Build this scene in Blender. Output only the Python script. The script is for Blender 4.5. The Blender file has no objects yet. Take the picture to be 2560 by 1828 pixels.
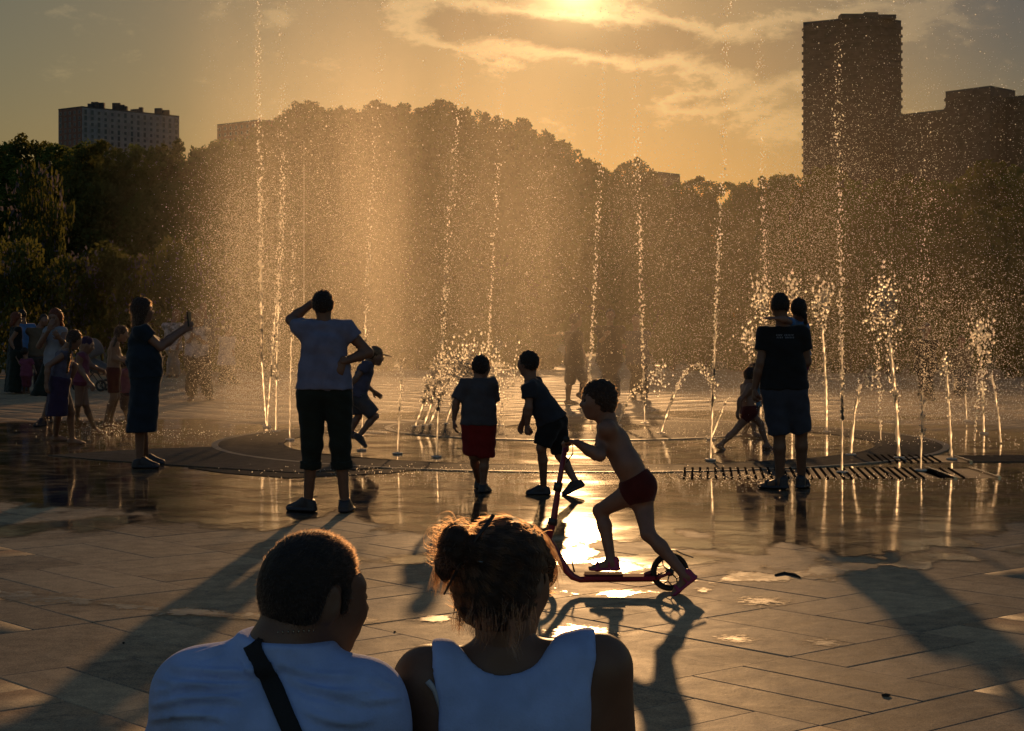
import bpy, math, random
import numpy as np

# ------------------------------------------------------------------ camera, sky, sun, exposure
SC = bpy.context.scene
COL = SC.collection
F, CH, HZ = 4500.0, 1.53, 790.0          # focal length in photo pixels, eye height, horizon row (photo is 2560 wide)
SUN_AZ, SUN_EL = math.atan((1440-1280)/F), math.atan((HZ+45)/F)
R = math.radians
random.seed(7); RNG = np.random.default_rng(11)

cam_d = bpy.data.cameras.new('camera'); cam = bpy.data.objects.new('camera', cam_d); COL.objects.link(cam)
cam.location = (0, 0, CH); cam.rotation_euler = (R(90), 0, 0)
cam_d.sensor_width = 36; cam_d.lens = F/2560*36; cam_d.shift_y = (HZ-914)/2560; cam_d.clip_start = .1; cam_d.clip_end = 9000
SC.camera = cam
SC.view_settings.view_transform = 'Standard'; SC.view_settings.look = 'None'
SC.view_settings.exposure = -0.5; SC.view_settings.gamma = 1
SC.render.engine = 'CYCLES'
cy = SC.cycles
cy.max_bounces = 8; cy.transparent_max_bounces = 24; cy.volume_bounces = 0; cy.diffuse_bounces = 3; cy.glossy_bounces = 4
cy.transmission_bounces = 4; cy.sample_clamp_indirect = 6; cy.caustics_reflective = False; cy.caustics_refractive = False
cy.use_denoising = True; cy.volume_step_rate = 1.0; cy.volume_max_steps = 64

class NT:
    """small helper to wire shader nodes"""
    def __init__(s, tree): s.t = tree; s.n = tree.nodes; s.l = tree.links; s.n.clear()
    def node(s, typ, **kw):
        n = s.n.new(typ)
        for k, v in kw.items():
            if k in n.inputs: s.put(n.inputs[k], v)
            else: setattr(n, k, v)
        return n
    def put(s, sock, v):
        if hasattr(v, 'is_output'): s.l.new(v, sock)
        elif isinstance(v, tuple) and len(v) == 3 and sock.type == 'RGBA': sock.default_value = (*v, 1)
        else: sock.default_value = v
    def math(s, op, a, b=None, c=None, clamp=False):
        n = s.n.new('ShaderNodeMath'); n.operation = op; n.use_clamp = clamp
        for i, v in enumerate((a, b, c)):
            if v is not None: s.put(n.inputs[i], v)
        return n.outputs[0]
    def vmath(s, op, a, b=None):
        n = s.n.new('ShaderNodeVectorMath'); n.operation = op
        s.put(n.inputs[0], a)
        if b is not None: s.put(n.inputs[1], b)
        return n.outputs['Value'] if op in ('DOT_PRODUCT', 'LENGTH') else n.outputs[0]
    def smooth(s, v, a, b, lo=0., hi=1.):
        n = s.n.new('ShaderNodeMapRange'); n.interpolation_type = 'SMOOTHSTEP'
        s.put(n.inputs[0], v); s.put(n.inputs[1], a); s.put(n.inputs[2], b); s.put(n.inputs[3], lo); s.put(n.inputs[4], hi)
        return n.outputs[0]
    def mix(s, fac, a, b, mode='MIX'):
        n = s.n.new('ShaderNodeMix'); n.data_type = 'RGBA'; n.blend_type = mode
        s.put(n.inputs[0], fac); s.put(n.inputs[6], a); s.put(n.inputs[7], b)
        return n.outputs[2]
    def noise(s, vec, scale, detail=4., rough=.55, dist=0.):
        n = s.n.new('ShaderNodeTexNoise'); n.inputs['Scale'].default_value = scale; n.inputs['Detail'].default_value = detail
        n.inputs['Roughness'].default_value = rough; n.inputs['Distortion'].default_value = dist
        if vec is not None: s.l.new(vec, n.inputs['Vector'])
        return n.outputs['Fac']
    def ramp(s, v, stops):
        n = s.n.new('ShaderNodeValToRGB'); e = n.color_ramp.elements
        while len(e) < len(stops): e.new(.5)
        for i, (p, c) in enumerate(stops):
            e[i].position = p; e[i].color = (*c, 1) if isinstance(c, tuple) else (c, c, c, 1)
        s.put(n.inputs[0], v); return n.outputs[0]

def make_world():
    w = bpy.data.worlds.new('World'); SC.world = w; w.use_nodes = True
    t = NT(w.node_tree)
    d = t.node('ShaderNodeTexCoord').outputs['Generated']
    sky = t.node('ShaderNodeTexSky', sky_type='NISHITA', sun_disc=False, sun_elevation=SUN_EL, sun_rotation=SUN_AZ,
                 altitude=150., air_density=1.6, dust_density=0.4, ozone_density=1.5).outputs[0]
    sv = (math.sin(SUN_AZ)*math.cos(SUN_EL), math.cos(SUN_AZ)*math.cos(SUN_EL), math.sin(SUN_EL))
    ang = t.math('ARCCOSINE', t.math('MINIMUM', t.vmath('DOT_PRODUCT', d, sv), .999999))
    sx = t.node('ShaderNodeSeparateXYZ', Vector=d)
    x, y, z = sx.outputs
    yy = t.math('MAXIMUM', y, .08)
    u = t.math('DIVIDE', x, yy); v = t.math('DIVIDE', z, yy)
    # sky tint: dimmed and warmed sunwards, blue raised behind the camera to light shirts
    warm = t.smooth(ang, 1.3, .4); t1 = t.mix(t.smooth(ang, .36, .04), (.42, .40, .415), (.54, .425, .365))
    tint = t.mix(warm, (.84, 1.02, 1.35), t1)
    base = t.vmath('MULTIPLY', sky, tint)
    # grey rain veil off to the right of the sun
    vq = t.math('ADD', t.math('POWER', t.math('ABSOLUTE', t.math('DIVIDE', t.math('SUBTRACT', u, (2620-1280)/F), 480/F)), 2.), t.math('POWER', t.math('ABSOLUTE', t.math('DIVIDE', t.math('SUBTRACT', v, (HZ-20)/F), 420/F)), 2.))
    base = t.vmath('MULTIPLY', base, t.mix(t.math('EXPONENT', t.math('MULTIPLY', vq, -1.)), (1, 1, 1), (.56, .64, .90)))
    # glare of the veiled sun
    glow = t.math('ADD', t.math('MULTIPLY', t.math('EXPONENT', t.math('MULTIPLY', ang, -1/.012)), 150.),
                  t.math('MULTIPLY', t.math('EXPONENT', t.math('MULTIPLY', ang, -1/.07)), 4.5))
    # cloud field
    cv = t.node('ShaderNodeCombineXYZ', X=u, Y=t.math('MULTIPLY', v, 2.0), Z=1.7).outputs[0]
    n1 = t.noise(cv, 19., 9., .66, .25)
    n2 = t.noise(cv, 60., 7., .68, .2)
    bias = None
    for px, py, hx, hy, tilt, a in ((1175, 60, 200, 60, .10, 1.0), (1420, 85, 130, 55, .12, .9), (1700, 100, 190, 45, .22, .85), (1930, 150, 150, 60, -.12, .9),
                                    (1760, 250, 160, 26, -.2, .45), (1950, 300, 200, 70, 0, .55), (2150, 60, 260, 50, -.1, .7), (480, 40, 300, 30, 0, .2), (1500, 110, 200, 30, .2, .4)):
        du = t.math('SUBTRACT', u, (px-1280)/F); dv = t.math('SUBTRACT', v, (HZ-py)/F)
        dv = t.math('ADD', dv, t.math('MULTIPLY', du, tilt))
        q = t.math('ADD', t.math('POWER', t.math('ABSOLUTE', t.math('DIVIDE', du, hx/F)), 2.), t.math('POWER', t.math('ABSOLUTE', t.math('DIVIDE', dv, hy/F)), 2.))
        g = t.math('MULTIPLY', t.math('EXPONENT', t.math('MULTIPLY', q, -1.)), a)
        bias = g if bias is None else t.math('ADD', bias, g)
    fld = t.math('ADD', t.math('ADD', t.math('MULTIPLY', n1, .85), t.math('MULTIPLY', n2, .34)), t.math('MULTIPLY', bias, .50))
    fld = t.math('SUBTRACT', fld, t.smooth(v, .14, .03, 0., .12))
    edge = t.math('MULTIPLY', t.smooth(fld, .67, .80), t.smooth(fld, 1.02, .80))
    core = t.smooth(fld, .80, 1.04)
    near = t.math('EXPONENT', t.math('MULTIPLY', ang, -1/.10))
    sil = t.math('MULTIPLY', edge, t.math('ADD', .06, t.math('MULTIPLY', near, .85)))
    veil = t.math('MULTIPLY', core, .42)
    gl = t.node('ShaderNodeVectorMath', operation='SCALE'); t.put(gl.inputs[0], (1.0, .66, .28)); t.put(gl.inputs['Scale'], glow)
    skyc = t.vmath('ADD', base, t.vmath('MULTIPLY', gl.outputs[0], (SKY_GLOW,)*3))
    dark = t.vmath('MULTIPLY', t.mix(near, base, t.vmath('ADD', t.vmath('MULTIPLY', base, (.62, .60, .66)), (.12, .08, .04))), (.86, .84, .88))
    out = t.mix(veil, skyc, dark)
    s2 = t.node('ShaderNodeVectorMath', operation='SCALE'); t.put(s2.inputs[0], (11.5, 7.5, 3.2)); t.put(s2.inputs['Scale'], sil)
    out = t.vmath('ADD', out, s2.outputs[0])
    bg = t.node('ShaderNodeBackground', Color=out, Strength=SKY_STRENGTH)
    o = t.node('ShaderNodeOutputWorld'); t.l.new(bg.outputs[0], o.inputs[0])

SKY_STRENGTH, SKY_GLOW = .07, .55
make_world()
sun_d = bpy.data.lights.new('sun', 'SUN'); sun = bpy.data.objects.new('sun', sun_d); COL.objects.link(sun)
sun_d.energy = 5.0; sun_d.angle = R(.9); sun_d.color = (1., .545, .22)
sun.rotation_euler = (R(90)-SUN_EL, 0, math.pi-SUN_AZ)     # lamp's -Z runs from the sun to the scene
sun.location = (0, 40, 30)
# ------------------------------------------------------------------ helpers
def P(x, y, D): return np.array(((x-1280)/F*D, D, CH-(y-HZ)/F*D))
def GD(y): return CH*F/(y-HZ)
def G(x, y, z=0.): D = GD(y); return np.array(((x-1280)/F*D, D, z))
def nrm(v): v = np.asarray(v, float); return v/max(1e-9, np.linalg.norm(v))
def lerp(a, b, t): return np.asarray(a)*(1-t)+np.asarray(b)*t

def tag(o, label=None, cat=None, group=None, kind=None):
    for k, v in (('label', label), ('category', cat), ('group', group), ('kind', kind)):
        if v: o[k] = v
    return o

MATS = {}
def material(name, color, rough=.6, var=.12, vscale=8., bump=0., bscale=60., spec=.4, trans=None, coat=0., color2=None, metal=0., sheen=0.):
    if name in MATS: return MATS[name]
    m = bpy.data.materials.new(name); m.use_nodes = True; t = NT(m.node_tree)
    pos = t.node('ShaderNodeTexCoord').outputs['Object']
    n = t.noise(pos, vscale, 5.)
    c2 = color2 or tuple(max(0, c*(1-2.2*var)) for c in color)
    c1 = tuple(min(1, c*(1+var)) for c in color)
    col = t.mix(t.smooth(n, .3, .7), c2, c1)
    b = t.node('ShaderNodeBsdfPrincipled', **{'Base Color': col, 'Roughness': rough, 'Specular IOR Level': spec, 'Metallic': metal})
    if coat: b.inputs['Coat Weight'].default_value = coat
    if sheen: b.inputs['Sheen Weight'].default_value = sheen; b.inputs['Sheen Roughness'].default_value = .4
    if bump:
        bn = t.node('ShaderNodeBump', Strength=bump, Distance=.01, Height=t.noise(pos, bscale, 4.))
        t.l.new(bn.outputs[0], b.inputs['Normal'])
    sh = b.outputs[0]
    if trans:
        tr = t.node('ShaderNodeBsdfTranslucent', Color=trans[0])
        sh = t.node('ShaderNodeMixShader', Fac=trans[1]); t.l.new(b.outputs[0], sh.inputs[1]); t.l.new(tr.outputs[0], sh.inputs[2]); sh = sh.outputs[0]
    o = t.node('ShaderNodeOutputMaterial'); t.l.new(sh, o.inputs['Surface'])
    MATS[name] = m; return m

def build_mesh(name, V, faces=None, mat=None, smooth=False, tri=None, quad=None):
    """fast mesh creation; faces is a list, or tri / quad are index arrays"""
    me = bpy.data.meshes.new(name)
    V = np.ascontiguousarray(V, np.float32)
    if faces is not None:
        me.from_pydata([tuple(v) for v in V], [], [tuple(int(i) for i in f) for f in faces])
    else:
        parts = [np.asarray(a, np.int32).reshape(-1, k) for a, k in ((tri, 3), (quad, 4)) if a is not None and len(a)]
        nl = sum(a.size for a in parts); nf = sum(len(a) for a in parts)
        me.vertices.add(len(V)); me.vertices.foreach_set('co', V.ravel())
        me.loops.add(nl); me.polygons.add(nf)
        me.loops.foreach_set('vertex_index', np.concatenate([a.ravel() for a in parts]))
        tot = np.concatenate([np.full(len(a), a.shape[1], np.int32) for a in parts])
        me.polygons.foreach_set('loop_start', np.concatenate(([0], np.cumsum(tot)[:-1])).astype(np.int32))
        me.update(calc_edges=True)
    if smooth: me.polygons.foreach_set('use_smooth', np.ones(len(me.polygons), bool))
    if mat is not None:
        for m in (mat if isinstance(mat, (list, tuple)) else [mat]): me.materials.append(m)
    me.update()
    return me

def link(name, data, parent=None, loc=None):
    o = bpy.data.objects.new(name, data); COL.objects.link(o)
    if loc is not None: o.location = tuple(float(v) for v in loc)
    if parent is not None: o.parent = parent
    return o

class MB:
    """collects simple solids into one mesh"""
    def __init__(s): s.v = []; s.f = []
    def add(s, v, f):
        b = len(s.v); s.v += [tuple(map(float, p)) for p in v]; s.f += [tuple(int(i)+b for i in q) for q in f]
    def box(s, lo, hi, M=None):
        (x0, y0, z0), (x1, y1, z1) = lo, hi
        v = [(x0, y0, z0), (x1, y0, z0), (x1, y1, z0), (x0, y1, z0), (x0, y0, z1), (x1, y0, z1), (x1, y1, z1), (x0, y1, z1)]
        if M is not None: v = [M(np.array(p)) for p in v]
        s.add(v, [(0, 3, 2, 1), (4, 5, 6, 7), (0, 1, 5, 4), (1, 2, 6, 5), (2, 3, 7, 6), (3, 0, 4, 7)])
    def tube(s, pts, rad, n=8, cap=True):
        pts = [np.asarray(p, float) for p in pts]; rad = rad if hasattr(rad, '__len__') else [rad]*len(pts)
        v = []; f = []
        ref = None
        for i, p in enumerate(pts):
            t = nrm(pts[min(i+1, len(pts)-1)]-pts[max(i-1, 0)])
            if ref is None: ref = np.array((0, 0, 1.)) if abs(t[2]) < .9 else np.array((1., 0, 0))
            a = nrm(np.cross(t, ref)); b = np.cross(t, a); ref = -np.cross(t, a) if False else ref
            for k in range(n):
                th = 2*math.pi*k/n
                v.append(p+rad[i]*(math.cos(th)*a+math.sin(th)*b))
        for i in range(len(pts)-1):
            for k in range(n):
                k2 = (k+1) % n
                f.append((i*n+k, (i+1)*n+k, (i+1)*n+k2, i*n+k2))
        if cap:
            f.append(tuple(range(n))); f.append(tuple((len(pts)-1)*n+k for k in reversed(range(n))))
        s.add(v, f)
    def ring(s, c, axis, Rr, r, n=28, m=8, a0=0., a1=2*math.pi):
        axis = nrm(axis); u = nrm(np.cross(axis, (0, 0, 1.) if abs(axis[2]) < .9 else (1., 0, 0))); w = np.cross(axis, u)
        full = abs(a1-a0) > 6.28; nn = n if full else n+1
        v = []
        for i in range(nn):
            th = a0+(a1-a0)*i/n; d = math.cos(th)*u+math.sin(th)*w
            for k in range(m):
                ph = 2*math.pi*k/m; v.append(np.asarray(c)+d*(Rr+r*math.cos(ph))+axis*r*math.sin(ph))
        f = []
        for i in range(n):
            i2 = (i+1) % nn
            for k in range(m):
                k2 = (k+1) % m; f.append((i*m+k, i2*m+k, i2*m+k2, i*m+k2))
        s.add(v, f)
    def mesh(s, name, mat, smooth=False): return build_mesh(name, np.array(s.v), faces=s.f, mat=mat, smooth=smooth)
    def obj(s, name, mat, parent=None, smooth=False, base=None):
        if base is not None: s.v = [tuple(np.array(p)-base) for p in s.v]
        return link(name, s.mesh(name, mat, smooth), parent, base if (base is not None and parent is None) else None)

# ------------------------------------------------------------------ soft-body modeller: distance fields turned into one skin
class Skin:
    def __init__(s, vox): s.h = vox; s.ops = []; s.wr = None
    def cone(s, a, b, ra, rb, k=.025, flat=None, fs=1., end=False, start=False):
        s.ops.append(('c', np.asarray(a, float), np.asarray(b, float), ra, rb, k, flat, fs, end, start)); return s
    def ell(s, c, ax, rad, k=.02, sub=False):
        s.ops.append(('e', np.asarray(c, float), np.asarray(ax, float), np.asarray(rad, float), k, sub)); return s
    def cut(s, p, n): s.ops.append(('h', np.asarray(p, float), nrm(n))); return s
    def wrinkle(s, amp, freq): s.wr = (amp, freq); return s
    def run(s):
        lo = np.full(3, 1e9); hi = -lo
        for o in s.ops:
            if o[0] == 'c': r = max(o[3], o[4])*max(1, o[7]); pts = np.array((o[1], o[2]))
            elif o[0] == 'e' and not o[5]: r = o[3].max(); pts = o[1][None]
            else: continue
            lo = np.minimum(lo, pts.min(0)-r); hi = np.maximum(hi, pts.max(0)+r)
        h = s.h; lo -= 3*h; hi += 3*h
        n = np.ceil((hi-lo)/h).astype(int)+1
        ax = [lo[i]+h*np.arange(n[i], dtype=np.float32) for i in range(3)]
        d = np.full(n, 9., np.float32)
        for o in s.ops:
            if o[0] == 'h':
                dd = sum(((ax[i]-o[1][i])*o[2][i]).reshape([-1 if j == i else 1 for j in range(3)]) for i in range(3))
                np.maximum(d, dd, out=d); continue
            if o[0] == 'c': r = max(o[3], o[4])*max(1, o[7]); pts = np.array((o[1], o[2])); k = o[5]
            else: r = o[3].max(); pts = o[1][None]; k = o[4]
            m = r+k+3*h
            i0 = np.clip(((pts.min(0)-m-lo)/h).astype(int), 0, n-1); i1 = np.clip(((pts.max(0)+m-lo)/h).astype(int)+2, 1, n)
            if (i1 <= i0).any(): continue
            X, Y, Z = (ax[i][i0[i]:i1[i]].reshape([-1 if j == i else 1 for j in range(3)]) for i in range(3))
            if o[0] == 'c':
                a, b, ra, rb, k, flat, fs, end, start = o[1:]
                ba = b-a; L2 = max(1e-9, ba@ba)
                px, py, pz = X-a[0], Y-a[1], Z-a[2]
                t0 = (px*ba[0]+py*ba[1]+pz*ba[2])/L2; t = np.clip(t0, 0, 1)
                wx, wy, wz = px-t*ba[0], py-t*ba[1], pz-t*ba[2]
                if flat is not None:
                    q = (wx*flat[0]+wy*flat[1]+wz*flat[2])*(1/fs-1)
                    wx, wy, wz = wx+q*flat[0], wy+q*flat[1], wz+q*flat[2]
                dd = np.sqrt(wx*wx+wy*wy+wz*wz)-(ra+(rb-ra)*t)
                L = math.sqrt(L2)
                if end: dd = np.maximum(dd, (t0-1)*L)
                if start: dd = np.maximum(dd, -t0*L)
            else:
                c, A, rad, k, sub = o[1:]
                px, py, pz = X-c[0], Y-c[1], Z-c[2]
                q = [px*A[i][0]+py*A[i][1]+pz*A[i][2] for i in range(3)]
                k0 = np.sqrt(sum((q[i]/rad[i])**2 for i in range(3)))+1e-6; k1 = np.sqrt(sum((q[i]/rad[i]**2)**2 for i in range(3)))+1e-6
                dd = k0*(k0-1)/k1
            sl = tuple(slice(i0[i], i1[i]) for i in range(3)); cur = d[sl]
            if o[0] == 'e' and o[5]:
                dd = -dd; hh = np.clip(.5-.5*(dd-cur)/k*-1*-1, 0, 1)
                hh = np.clip(.5+.5*(dd-cur)/k, 0, 1); d[sl] = cur*(1-hh)+dd*hh+k*hh*(1-hh)
            else:
                hh = np.clip(.5+.5*(cur-dd)/k, 0, 1); d[sl] = cur*(1-hh)+dd*hh-k*hh*(1-hh)
        if s.wr:
            amp, fq = s.wr
            X, Y, Z = (ax[i].reshape([-1 if j == i else 1 for j in range(3)]) for i in range(3))
            d = d+amp*(np.sin(fq*(X*1.1+Z*.7)+2*np.sin(fq*.37*Y+1.3))*np.sin(fq*(Z*1.2-X*.4+Y*.5)+1.7*np.sin(fq*.31*X)))
        return nets(d, lo, h)

CORN = np.array([(i, j, k) for i in (0, 1) for j in (0, 1) for k in (0, 1)])
EDG = [(a, b) for a in range(8) for b in range(a+1, 8) if abs(CORN[a]-CORN[b]).sum() == 1]
def nets(d, lo, h):
    ins = d < 0
    c = np.zeros(np.array(d.shape)-1, np.int8)
    for i, j, k in CORN: c += ins[i:d.shape[0]-1+i, j:d.shape[1]-1+j, k:d.shape[2]-1+k]
    idx = np.argwhere((c > 0) & (c < 8))
    if not len(idx): return np.zeros((0, 3)), np.zeros((0, 4), int)
    vals = np.stack([d[idx[:, 0]+o[0], idx[:, 1]+o[1], idx[:, 2]+o[2]] for o in CORN], 1)
    acc = np.zeros((len(idx), 3)); cnt = np.zeros(len(idx))
    for a, b in EDG:
        va, vb = vals[:, a], vals[:, b]; m = (va < 0) != (vb < 0)
        t = np.where(m, va/np.where(m, va-vb, 1), 0)
        acc += np.where(m[:, None], CORN[a]+t[:, None]*(CORN[b]-CORN[a]), 0); cnt += m
    V = lo+h*(idx+acc/cnt[:, None])
    vid = np.full(c.shape, -1, np.int64); vid[idx[:, 0], idx[:, 1], idx[:, 2]] = np.arange(len(idx))
    Q = []
    for axis, (u, w) in enumerate(((1, 2), (2, 0), (0, 1))):
        A = np.take(ins, range(0, d.shape[axis]-1), axis); B = np.take(ins, range(1, d.shape[axis]), axis)
        e = np.argwhere(A != B)
        e = e[(e[:, u] > 0) & (e[:, w] > 0) & (e[:, u] < c.shape[u]) & (e[:, w] < c.shape[w])]
        if not len(e): continue
        def cell(du, dw):
            q = e.copy(); q[:, u] += du; q[:, w] += dw; return vid[q[:, 0], q[:, 1], q[:, 2]]
        q = np.stack([cell(-1, -1), cell(0, -1), cell(0, 0), cell(-1, 0)], 1)
        fl = ~A[e[:, 0], e[:, 1], e[:, 2]]
        q[fl] = q[fl][:, ::-1]; Q.append(q)
    Q = np.concatenate(Q); Q = Q[(Q >= 0).all(1)]
    return V, Q
def join(parts):
    V = []; Q = []; b = 0
    for v, q in parts: V.append(v); Q.append(q+b); b += len(v)
    return np.concatenate(V), np.concatenate(Q)
# ------------------------------------------------------------------ the setting: paving, wet film, lawn
def stone_material(name, color, rough=.55, spec=.03):
    m = bpy.data.materials.new(name); m.use_nodes = True; t = NT(m.node_tree)
    pos = t.node('ShaderNodeNewGeometry').outputs['Position']
    rnd = t.node('ShaderNodeObjectInfo').outputs['Random']
    big = t.noise(pos, .55, 5., .6); fine = t.noise(pos, 75., 5., .8); spk = t.noise(pos, 190., 2., .6); mid = t.noise(pos, 9., 6., .62); st = t.noise(pos, 2.6, 7., .65, 1.2)
    v = t.math('ADD', t.math('MULTIPLY', t.math('SUBTRACT', big, .5), .9), t.math('MULTIPLY', t.math('SUBTRACT', mid, .5), 1.3))
    v = t.math('ADD', v, t.math('MULTIPLY', t.math('SUBTRACT', fine, .5), 2.0))
    v = t.math('ADD', v, t.math('MULTIPLY', t.math('SUBTRACT', spk, .5), 1.6))
    v = t.math('ADD', v, t.math('MULTIPLY', t.math('SUBTRACT', rnd, .5), .42))
    v = t.math('ADD', v, t.math('MULTIPLY', t.smooth(st, .60, .72), -.35))
    col = t.mix(t.math('ADD', .5, v, clamp=True), tuple(c*.30 for c in color), tuple(c*1.6 for c in color))
    ro = t.math('ADD', rough, t.math('MULTIPLY', t.math('SUBTRACT', st, .5), .35))
    b = t.node('ShaderNodeBsdfDiffuse', Color=col, Roughness=.6); gl = t.node('ShaderNodeBsdfGlossy', Color=(1, 1, 1), Roughness=ro)
    hgt = t.math('ADD', t.math('MULTIPLY', fine, .35), t.math('MULTIPLY', mid, .8))
    bn = t.node('ShaderNodeBump', Strength=.55, Distance=.006, Height=hgt); t.l.new(bn.outputs[0], b.inputs['Normal']); t.l.new(bn.outputs[0], gl.inputs['Normal'])
    mx = t.node('ShaderNodeMixShader', Fac=spec); t.l.new(b.outputs[0], mx.inputs[1]); t.l.new(gl.outputs[0], mx.inputs[2])
    o = t.node('ShaderNodeOutputMaterial'); t.l.new(mx.outputs[0], o.inputs['Surface']); return m

M_PAVE = stone_material('granite_paver', (.37, .245, .135), .55, .08)
M_JOINT = material('paving_joint', (.11, .082, .056), .9, bump=.4, bscale=120.)
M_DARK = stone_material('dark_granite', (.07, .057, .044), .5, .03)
M_RIM = stone_material('pale_granite_rim', (.20, .165, .12), .4, .08)
M_LAWN = material('lawn_grass', (.05, .07, .02), .9, var=.3, vscale=2.)

def film_material():
    m = bpy.data.materials.new('water_film'); m.use_nodes = True; t = NT(m.node_tree)
    g = t.node('ShaderNodeNewGeometry'); pos = g.outputs['Position']
    sx = t.node('ShaderNodeSeparateXYZ', Vector=pos)
    pv = t.node('ShaderNodeCombineXYZ', X=t.math('MULTIPLY', sx.outputs[0], 1.0), Y=t.math('MULTIPLY', sx.outputs[1], .42), Z=0.).outputs[0]
    # water agitated by the falling jets between 16 and 27 m, calm film nearer
    ag = t.math('MULTIPLY', t.smooth(sx.outputs[1], 15.2, 18.5), t.smooth(t.noise(pos, .5, 3.), .35, .6))
    rip = t.noise(pv, 9., 4., .55); fine = t.noise(pv, 42., 3., .6); drops = t.noise(pos, 16., 4., .7)
    hgt = t.math('ADD', t.math('MULTIPLY', rip, .55), t.math('MULTIPLY', fine, t.math('ADD', .10, t.math('MULTIPLY', ag, .5))))
    hgt = t.math('ADD', hgt, t.math('MULTIPLY', drops, t.math('MULTIPLY', ag, .9)))
    calm = t.smooth(sx.outputs[1], 12.0, 15.5, .16, 1.)
    bn = t.node('ShaderNodeBump', Strength=t.math('MULTIPLY', calm, .20), Distance=.0042, Height=hgt)
    ro = t.math('ADD', t.math('ADD', t.smooth(sx.outputs[1], 14.2, 12.8, .05, .095), t.smooth(sx.outputs[1], 11.6, 10.4, .0, .22)), t.math('MULTIPLY', t.smooth(t.noise(pos, 1.3, 4.), .45, .75), .05))
    fr = t.node('ShaderNodeFresnel', IOR=1.45, Normal=bn.outputs[0])
    gl = t.node('ShaderNodeBsdfGlossy', Color=(1, 1, 1), Roughness=ro, Normal=bn.outputs[0])
    dep = t.node('ShaderNodeAttribute', attribute_name='depth').outputs['Fac']
    dn = t.math('ADD', dep, t.math('MULTIPLY', t.math('SUBTRACT', t.noise(pos, 22., 5., .65), .5), .34))
    tr = t.node('ShaderNodeBsdfTransparent', Color=t.mix(t.smooth(dn, -.10, .04), (1, 1, 1), (.76, .73, .69)))
    mx = t.node('ShaderNodeMixShader', Fac=t.math('MULTIPLY', t.math('MULTIPLY', fr.outputs[0], t.smooth(t.noise(t.node('ShaderNodeCombineXYZ', X=t.math('MULTIPLY', sx.outputs[0], .9), Y=t.math('MULTIPLY', sx.outputs[1], 1.1), Z=0.).outputs[0], 2.2, 7., .68, .4), .36, .60, .30, 1.)), t.smooth(dn, -.05, t.smooth(sx.outputs[1], 10.6, 13., .04, .16), .0, 1.))); t.l.new(tr.outputs[0], mx.inputs[1]); t.l.new(gl.outputs[0], mx.inputs[2])
    o = t.node('ShaderNodeOutputMaterial'); t.l.new(mx.outputs[0], o.inputs['Surface']); return m
M_FILM = film_material()

plaza = link('plaza_ground', build_mesh('plaza_ground', [(-3000, -60, -.022), (3000, -60, -.022), (3000, 5000, -.022), (-3000, 5000, -.022)], faces=[(0, 1, 2, 3)], mat=M_JOINT))
tag(plaza, 'granite paved plaza, dry and sandy brown in front', kind='structure')

def pavers():
    a = R(41.); ca, sa = math.cos(a), math.sin(a)
    M = .96; NP = 3; gap = .0048; w = M/NP
    def slab(L, W):
        b = MB(); x, y = L/2-gap/2, W/2-gap/2; c = .004
        v = [(-x, -y, -.02), (x, -y, -.02), (x, y, -.02), (-x, y, -.02), (-x, -y, -c), (x, -y, -c), (x, y, -c), (-x, y, -c),
             (-x+c, -y+c, 0), (x-c, -y+c, 0), (x-c, y-c, 0), (-x+c, y-c, 0)]
        b.add(v, [(0, 1, 5, 4), (1, 2, 6, 5), (2, 3, 7, 6), (3, 0, 4, 7), (4, 5, 9, 8), (5, 6, 10, 9), (6, 7, 11, 10), (7, 4, 8, 11), (8, 9, 10, 11)])
        return b.mesh('paver', M_PAVE)
    long_m = slab(M, w); wide_m = slab(M, M); half_m = slab(M, M/2)
    cells = []
    rr = random.Random(3)
    for i in range(-76, 77):
        for j in range(-76, 77):
            u, v = i*M, j*M; X, Y = u*ca-v*sa, u*sa+v*ca
            if Y < 3.0 or Y > 52 or abs(X) > .36*Y+2.2: continue
            typ = rr.random()
            ori = (i+j) % 2
            if typ < .12: kinds = [(wide_m, 0, 1)]
            elif typ < .34: kinds = [(half_m, -M/4, .5), (half_m, M/4, .5)]
            else: kinds = [(long_m, (k-(NP-1)/2)*w, 1/NP) for k in range(NP)]
            for me, off, fr in kinds:
                du, dv = (0, off) if ori == 0 else (off, 0)
                x, y = X+du*ca-dv*sa, Y+du*sa+dv*ca
                cells.append((x, y, a+(math.pi/2 if ori else 0), me, rr.uniform(-.0022, .0016)))
    def seen(c):
        x = c[0]/c[1]*F+1280; y = HZ+CH*F/c[1]
        return -60 < x < 2620 and y < 1860
    order = sorted(cells, key=lambda c: (0 if seen(c) else 1, c[1]))
    for x, y, rz, me, dz in order[:295]:
        o = link('paver', me, plaza, (x, y, dz)); o.rotation_euler = (rr.uniform(-.0012, .0012), rr.uniform(-.0012, .0012), rz)
    V = []; Q = []; b = 0
    for x, y, rz, me, dz in order[295:]:
        co = np.array([v.co[:] for v in me.vertices]); c, s = math.cos(rz), math.sin(rz)
        V.append(np.stack((co[:, 0]*c-co[:, 1]*s+x, co[:, 0]*s+co[:, 1]*c+y, co[:, 2]+dz), 1))
        Q.append(np.array([p.vertices[:] for p in me.polygons])+b); b += len(co)
    o = link('paver_field', build_mesh('paver_field', np.concatenate(V), quad=np.concatenate(Q), mat=M_PAVE), plaza); tag(o, kind='stuff')
pavers()
far = link('far_paving', build_mesh('far_paving', [(-300, 50.5, -.012), (300, 50.5, -.012), (300, 400, -.012), (-300, 400, -.012)], faces=[(0, 1, 2, 3)], mat=M_PAVE)); tag(far, 'distant sunlit paving between the hedges', kind='structure')
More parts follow.
